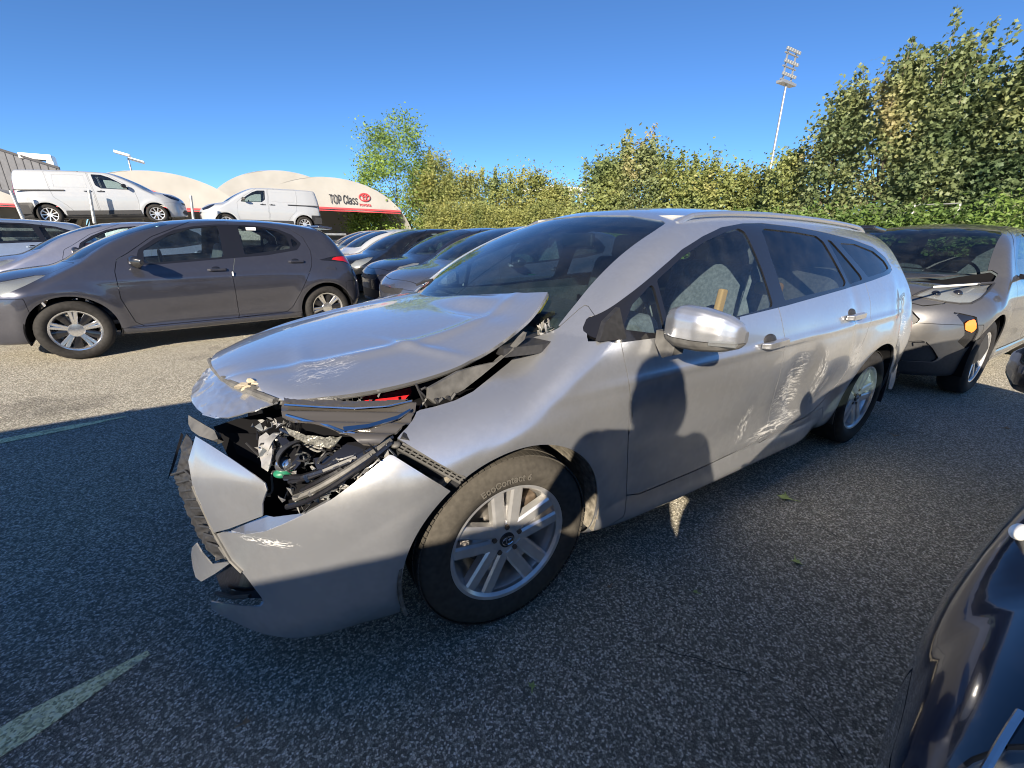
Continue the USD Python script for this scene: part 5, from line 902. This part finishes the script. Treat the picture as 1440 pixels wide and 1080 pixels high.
for q in ([(925, 908), (950, 920), (985, 928), (1010, 938), (1042, 945), (1065, 958)], [(1130, 995), (1160, 1030), (1190, 1075)], [(1120, 735), (1160, 745), (1182, 760)]): strip('asphalt_crack', on_plane(q, 2, 0)[:, :2], .0032, CRK, None, None, .003)
def maple(sz, bend, seed):
    r = np.random.default_rng(seed); a = np.linspace(0, 2*np.pi, 21)[:-1]; rad = np.array([1, .55, .62, .45, .95, .5, .6, .42, .75, .35, .3, .35, .75, .42, .6, .5, .95, .45, .62, .55])*sz*.5; an = a+np.pi/2
    v = np.vstack([[0, 0, 0], np.c_[rad*np.cos(an), rad*np.sin(an), bend*sz*(np.sin(a*2+r.uniform(0, 6))*.5+.6)*rad/sz*2]]); f = [(0, i, i % 20+1) for i in range(1, 21)]
    m = trimesh.Trimesh(v, f, process=False); n = vnormals(v, np.array(f)); s = solidify(v, np.array(f), n, .0012); st = cyl(.0018, (0, 0, .001), (.01, -.75*sz, .004), 5); sv, sf, sn = arr(st, False); return join(s, (sv, sf, np.zeros_like(sv)+[0, 0, 1]))
LG = plain('fallen_leaf_green', (.42, .50, .16), .6, var=.3, scale=40.); LB = plain('fallen_leaf_brown', (.36, .24, .14), .8, var=.3, scale=40.)
for i, (q, sz, mt, lab) in enumerate((((1105, 702), .085, LG, 'large green maple leaf on the asphalt beside the sill of the estate'), ((857, 826), .022, LB, 'tiny brown scrap on the asphalt right of the front wheel'), ((1120, 791), .05, LG, 'dull green leaf flattened on the asphalt below the large leaf'), ((1258, 613), .06, LB, 'curled brown leaf near the rear wheel of the estate'), ((1415, 603), .05, LB, 'pale leaf on the asphalt near the right edge'), ((345, 1017), .03, LB, 'small reddish leaf at the lower left'), ((748, 966), .03, LG, 'dull green leaf scrap in the lower middle'), ((978, 834), .025, LG, 'small green leaf scrap below the light spike'))):
    c = on_plane(q, 2, 0)[0]; t = numbered('/World', 'fallen_leaf'); x = UsdGeom.Xform.Define(stage, t); x.AddTranslateOp().Set(Gf.Vec3d(c[0], c[1], .004)); x.AddRotateZOp().Set(47.*i+20); put_tag(x.GetPrim(), lab, 'leaf', 'fallen leaves on the asphalt'); part(t, 'blade', maple(sz, .25, i), mt)
# ---------------- trees and hedge
def leaves(C, size, seed, lobed=False, droop=.3):
    r = np.random.default_rng(seed); n = len(C); s = size*r.uniform(.6, 1.25, n)[:, None]; d = r.normal(size=(n, 3)); d[:, 2] = d[:, 2]*.5-droop; d /= np.linalg.norm(d, axis=1, keepdims=True)
    u = np.cross(d, r.normal(size=(n, 3))); u /= np.linalg.norm(u, axis=1, keepdims=True)+1e-9; w = np.cross(d, u)
    if lobed:
        k = [(-.5, 0, 0), (-.12, .30, .03), (-.22, .52, .05), (.12, .28, .02), (.55, 0, -.06), (.12, -.28, .02), (-.22, -.52, .05), (-.12, -.30, .03)]; fs = [(0, 1, 7), (1, 2, 3), (1, 3, 5), (1, 5, 7), (7, 5, 6), (3, 4, 5)]
    else: k = [(-.5, 0, 0), (.05, .30, .05), (.55, 0, -.05), (.05, -.30, .05)]; fs = [(0, 1, 2), (0, 2, 3)]
    V = np.stack([C+s*(a*d+b*u+c*w) for a, b, c in k], 1).reshape(-1, 3); F_ = (np.arange(n)[:, None, None]*len(k)+np.array(fs)[None]).reshape(-1, 3); return V, F_, None
def crown_points(h, r0, r1, z0, n, seed, shoots=5, clumps=70, spread=.22, lean=0.):
    r = np.random.default_rng(seed); a = r.uniform(0, 2*np.pi, clumps); z = z0+(h-z0)*r.beta(1.0, 1.35, clumps); t = (z-z0)/(h-z0); R = (r0*(1-t)+r1*t)*np.sqrt(np.clip(1-((t-.4)/.66)**2*.75, .05, 1)); rad = R*np.sqrt(r.uniform(.35, 1, clumps))
    c = np.c_[rad*np.cos(a), rad*np.sin(a), z]; i = r.integers(0, clumps, n); sp = spread*r.uniform(.6, 1.4, clumps); P_ = c[i]+r.normal(size=(n, 3))*sp[i][:, None]*[1, 1, .8]
    br = []
    for k in range(shoots):
        b = c[r.integers(0, clumps)]*[.7, .7, 1]; b[2] = h*r.uniform(.72, .92); L_ = h*r.uniform(.10, .26); e = b+np.array([r.normal()*.12, r.normal()*.12, 1])*L_; br.append((b, e)); m = int(40+L_*70); s = r.uniform(0, 1, m)[:, None]; P_ = np.vstack([P_, b+(e-b)*s+r.normal(size=(m, 3))*.055])
    return P_, c, br
def tree(name, label, cat_, x, y, h, r0, r1, n, lsize, mt, seed, group=None, lobed=False, z0=.4, shoots=5, clumps=70, spread=.22, trunk=.06):
    t = thing(name, label, cat_, (x, y, 0), 0, group); P_, c, br = crown_points(h, r0, r1, z0, n, seed, shoots, clumps, spread); part(t, 'crown', leaves(P_, lsize, seed+1, lobed), mt)
    r = np.random.default_rng(seed+2); tr_ = [cyl(trunk, (0, 0, -.05), (0, 0, h*.5), 8, trunk*.6), cyl(trunk*.6, (0, 0, h*.5), (.05, .03, h*.85), 6, trunk*.2)]
    for k in range(0, len(c), 3): b = np.array([0, 0, max(.2, c[k, 2]*r.uniform(.45, .8))]); tr_.append(cyl(trunk*.28, b, c[k], 5, trunk*.08))
    tr_ += [cyl(.012, a, e, 4, .003) for a, e in br]; part(t, 'trunk', cat(*tr_), M['bark'])
    return t
G1 = leafmat('leaf_mixed', [(0, (.022, .042, .012)), (.4, (.048, .075, .018)), (.70, (.072, .088, .024)), (.88, (.10, .095, .030)), (.96, (.13, .085, .03)), (1, (.15, .06, .035))])
G2 = leafmat('leaf_maple', [(0, (.016, .034, .011)), (.4, (.042, .066, .020)), (.66, (.080, .086, .030)), (.84, (.14, .11, .035)), (.93, (.20, .105, .025)), (1, (.22, .06, .05))])
G3 = leafmat('leaf_bright', [(0, (.018, .042, .008)), (.5, (.045, .088, .012)), (.85, (.085, .125, .018)), (1, (.13, .14, .03))])
G4 = leafmat('leaf_olive', [(0, (.025, .044, .010)), (.45, (.055, .078, .018)), (.80, (.085, .098, .022)), (.95, (.12, .095, .028)), (1, (.16, .07, .04))])
def at(px, depth): c = CAM+ray_dirs([(px, 335)])[0]*depth; return c[0], c[1]
def top_z(px, y, depth): return (CAM+ray_dirs([(px, y)])[0]*depth)[2]
TL = [(562, 176, 21, 46, G3, 'tall green tree at the left end of the hedge'), (612, 222, 20.5, 36, G4, 'thin olive tree with bare shoots right of the tall green tree'), (655, 248, 19.8, 36, G4, 'narrow olive shrub third from the left end of the hedge'), (700, 252, 19.2, 34, G1, 'pointed shrub fourth from the left end of the hedge'), (745, 248, 18.6, 34, G4, 'pointed reddish tipped shrub left of the stadium gap'), (783, 268, 18.0, 24, G4, 'low shrub beside the stadium gap'),
      (848, 232, 16, 36, G1, 'dark shrub with upright shoots right of the stadium gap'), (893, 212, 15.6, 36, G2, 'shrub with the tallest bare shoots above the roof of the estate'), (942, 230, 15.2, 38, G1, 'grey-green shrub above the roof of the estate'), (992, 236, 14.8, 40, G1, 'shrub with thin shoots left of the floodlight mast'), (1042, 246, 14.2, 36, G4, 'low olive shrub at the foot of the floodlight mast'),
      (1092, 215, 12.6, 40, G1, 'bushy shrub just under the floodlight mast'), (1150, 150, 11.4, 50, G2, 'maple right of the floodlight mast'), (1215, 110, 10.4, 55, G2, 'maple with orange tips, second right of the floodlight mast'), (1278, 95, 9.7, 48, G2, 'tall maple with a thin top shoot near the right edge'), (1338, 135, 9.2, 45, G2, 'shorter maple in the dip near the right edge'), (1395, 75, 8.6, 55, G2, 'maple with an orange streak at the right edge'), (1465, 40, 8.2, 70, G2, 'large maple cut by the right edge')]
for i, (px, ty, dp, hw_, mt, lab) in enumerate(TL):
    if i < 6: dp *= 1.55
    x, y = at(px, dp); h = top_z(px, ty, dp)/1.02; R = hw_*dp/605*1.15; near = dp < 13
    tree('maple_tree' if near else 'shrub', lab, 'tree' if near or i == 0 else 'shrub', x, y, h, R*(.86 if near else 1.35), R*(.22 if near else .75 if i == 0 else .45), 15000 if near else (26000 if i == 0 else 16000), .095 if near else (.17 if i < 6 else .12), mt, 100+7*i, 'trees along the edge of the car park', near, .3, (12 if i in (7, 6, 9) else 13 if near else 0 if i == 0 else 6), 110 if i else 190, .18 if near else (.42 if i < 6 else .27))
hg = thing('ivy_hedge', 'bright green ivy hedge running below the trees', 'hedge')
r = np.random.default_rng(5); qs = [(1480, 8.0), (1390, 8.2), (1300, 9.0), (1200, 10.0), (1120, 11.2), (1060, 12.6), (980, 13.6), (900, 14.6), (840, 15.4)]; PP = []
for (p0, d0), (p1, d1) in zip(qs, qs[1:]):
    a_, b2 = np.array(at(p0, d0-.6)), np.array(at(p1, d1-.6)); n = 7000; s = r.uniform(0, 1, n)[:, None]; c = a_+(b2-a_)*s; hh = 1.55+.35*np.sin(s[:, 0]*9+p0)+.25*np.sin(s[:, 0]*23+p0*.1); z = hh*r.uniform(0, 1, n)**.7; PP.append(np.c_[c+r.normal(size=(n, 2))*.22, z+r.normal(size=n)*.06])
G5 = leafmat('leaf_ivy', [(0, (.012, .030, .006)), (.5, (.030, .062, .010)), (.85, (.055, .090, .014)), (1, (.10, .11, .03))])
part(hg, 'foliage', leaves(np.vstack(PP), .095, 9, False), G5)
hg = thing('low_hedge', 'yellowish green hedge between the tent and the stadium gap', 'hedge'); PP = []
for p0, d0, p1, d1 in ((604, 19.6, 640, 19.2), (640, 19.2, 720, 18.4), (720, 18.4, 800, 17.2), (800, 17.2, 850, 15.8)):
    d0, d1 = d0*1.5, d1*1.5; a_, b2 = np.array(at(p0, d0-1)), np.array(at(p1, d1-1)); n = 6000; s = r.uniform(0, 1, n)[:, None]; c = a_+(b2-a_)*s; hh = (3.1 if p0 < 780 else 2.4)+.3*np.sin(s[:, 0]*7+p0); PP.append(np.c_[c+r.normal(size=(n, 2))*.3, hh*r.uniform(0, 1, n)**.7])
part(hg, 'foliage', leaves(np.vstack(PP), .13, 19), G4)
fn = thing('pipe_fence', 'pale pipe rail standing in the hedge behind the crossover', 'fence'); a_, b2 = on_plane([(1200, 291), (1352, 285)], 0, 9.0) if False else (CAM+ray_dirs([(1286, 288.5)])[0]*8.7, CAM+ray_dirs([(1350, 286)])[0]*8.2)
part(fn, 'rail', cyl(.012, a_, b2, 8), M['steel']); part(fn, 'post', cyl(.03, (*a_[:2], 0), a_, 8), M['steel']); part(fn, 'post', cyl(.03, (*b2[:2], 0), b2, 8), M['steel'])
# ---------------- the photographer, just behind the camera: only the shadow and the reflections show
def person():
    f = np.array([math.sin(YAW), math.cos(YAW), 0]); rt = np.array([f[1], -f[0], 0]); base = np.array([CAM[0], CAM[1], 0])-f*.42+rt*.06
    W = lambda s, fw_, z: base+rt*s+f*fw_+np.array([0, 0, z])
    def chain(js):
        out = []
        for (a_, ra), (b2, rb_) in zip(js, js[1:]): out.append(m3.Manifold.batch_hull([m3.Manifold.sphere(ra, 20).translate(a_.tolist()), m3.Manifold.sphere(rb_, 20).translate(b2.tolist())]))
        return out
    ell = lambda c, rx, ry, rz: m3.Manifold.sphere(1, 28).scale([rx, ry, rz]).rotate([0, 0, -math.degrees(YAW)]).translate(c.tolist())
    bones = [m3.Manifold.batch_hull([ell(W(0, .0, .95), .160, .13, .12), ell(W(0, 0, 1.14), .175, .13, .1)]), m3.Manifold.batch_hull([ell(W(0, 0, 1.14), .185, .13, .1), ell(W(0, 0, 1.33), .205, .14, .1), ell(W(0, -.01, 1.42), .20, .10, .06)])]
    bones += chain([(W(0, -.01, 1.42), .06), (W(0, .0, 1.54), .055)])
    for s in (-1, 1):
        bones += chain([(W(s*.09, 0, .95), .095), (W(s*.11, .015, .52), .062), (W(s*.12, -.02, .10), .042), (W(s*.125, .10, .045), .04), (W(s*.13, .16, .03), .028)])
        bones += chain([(W(s*.20, -.01, 1.40), .085), (W(s*.31, .06, 1.14), .068), (W(s*.115, .30, 1.245), .040), (W(s*.09, .345, 1.262), .028)])
        for k in range(4): bones += chain([(W(s*.085, .345, 1.245+.018*k), .010), (W(s*.07, .375, 1.243+.019*k), .009), (W(s*.045, .385, 1.243+.019*k), .008)])
        bones += chain([(W(s*.09, .34, 1.28), .011), (W(s*.065, .355, 1.30), .010), (W(s*.04, .36, 1.305), .009)])
    m = bones[0]
    for b in bones[1:]: m = m+b
    mm = m.refine_to_length(.02).to_mesh(); t_ = trimesh.Trimesh(mm.vert_properties[:, :3], mm.tri_verts, process=True); t_ = trimesh.smoothing.filter_taubin(t_, iterations=6)
    h = m3.Manifold.batch_hull([ell(W(0, .01, 1.66), .088, .10, .11), ell(W(0, .03, 1.585), .05, .06, .05)])+m3.Manifold.batch_hull([m3.Manifold.sphere(.012, 10).translate(W(0, .105, 1.66).tolist()), m3.Manifold.sphere(.018, 10).translate(W(0, .105, 1.63).tolist())])
    for s in (-1, 1): h = h+ell(W(s*.078, .0, 1.645), .012, .025, .035)
    hm = h.refine_to_length(.012).to_mesh(); hd = trimesh.Trimesh(hm.vert_properties[:, :3], hm.tri_verts); hd = trimesh.smoothing.filter_taubin(hd, iterations=4)
    v, fc = np.array(t_.vertices), np.array(t_.faces); loc = (v-base)@f; body = cat(t_, hd)
    p = thing('person', 'standing person in dark clothes holding up a phone, seen as a shadow on the door', 'person')
    part(p, 'body', body, plain('dark_clothes', (.030, .034, .045), .85, var=.2, scale=20.), True)
    hr = (ell(W(0, -.03, 1.60), .115, .085, .155)+ell(W(0, -.012, 1.68), .098, .108, .108)-ell(W(0, .085, 1.61), .12, .08, .09)).to_mesh(); part(p, 'hair', trimesh.Trimesh(hr.vert_properties[:, :3], hr.tri_verts), plain('dark_hair', (.02, .015, .012), .6), 40)
    ph = thing('phone', 'dark phone held up by the person', 'phone'); a_ = trimesh.creation.box((.15, .072, .008)); T = np.eye(4); T[:3, 0], T[:3, 1], T[:3, 2] = CR, CU, -CF; a_.apply_transform(T); part(ph, 'case', xf(a_, CAM-CF*.02+CR*.05-CU*.02), M['gloss'], False)
person()
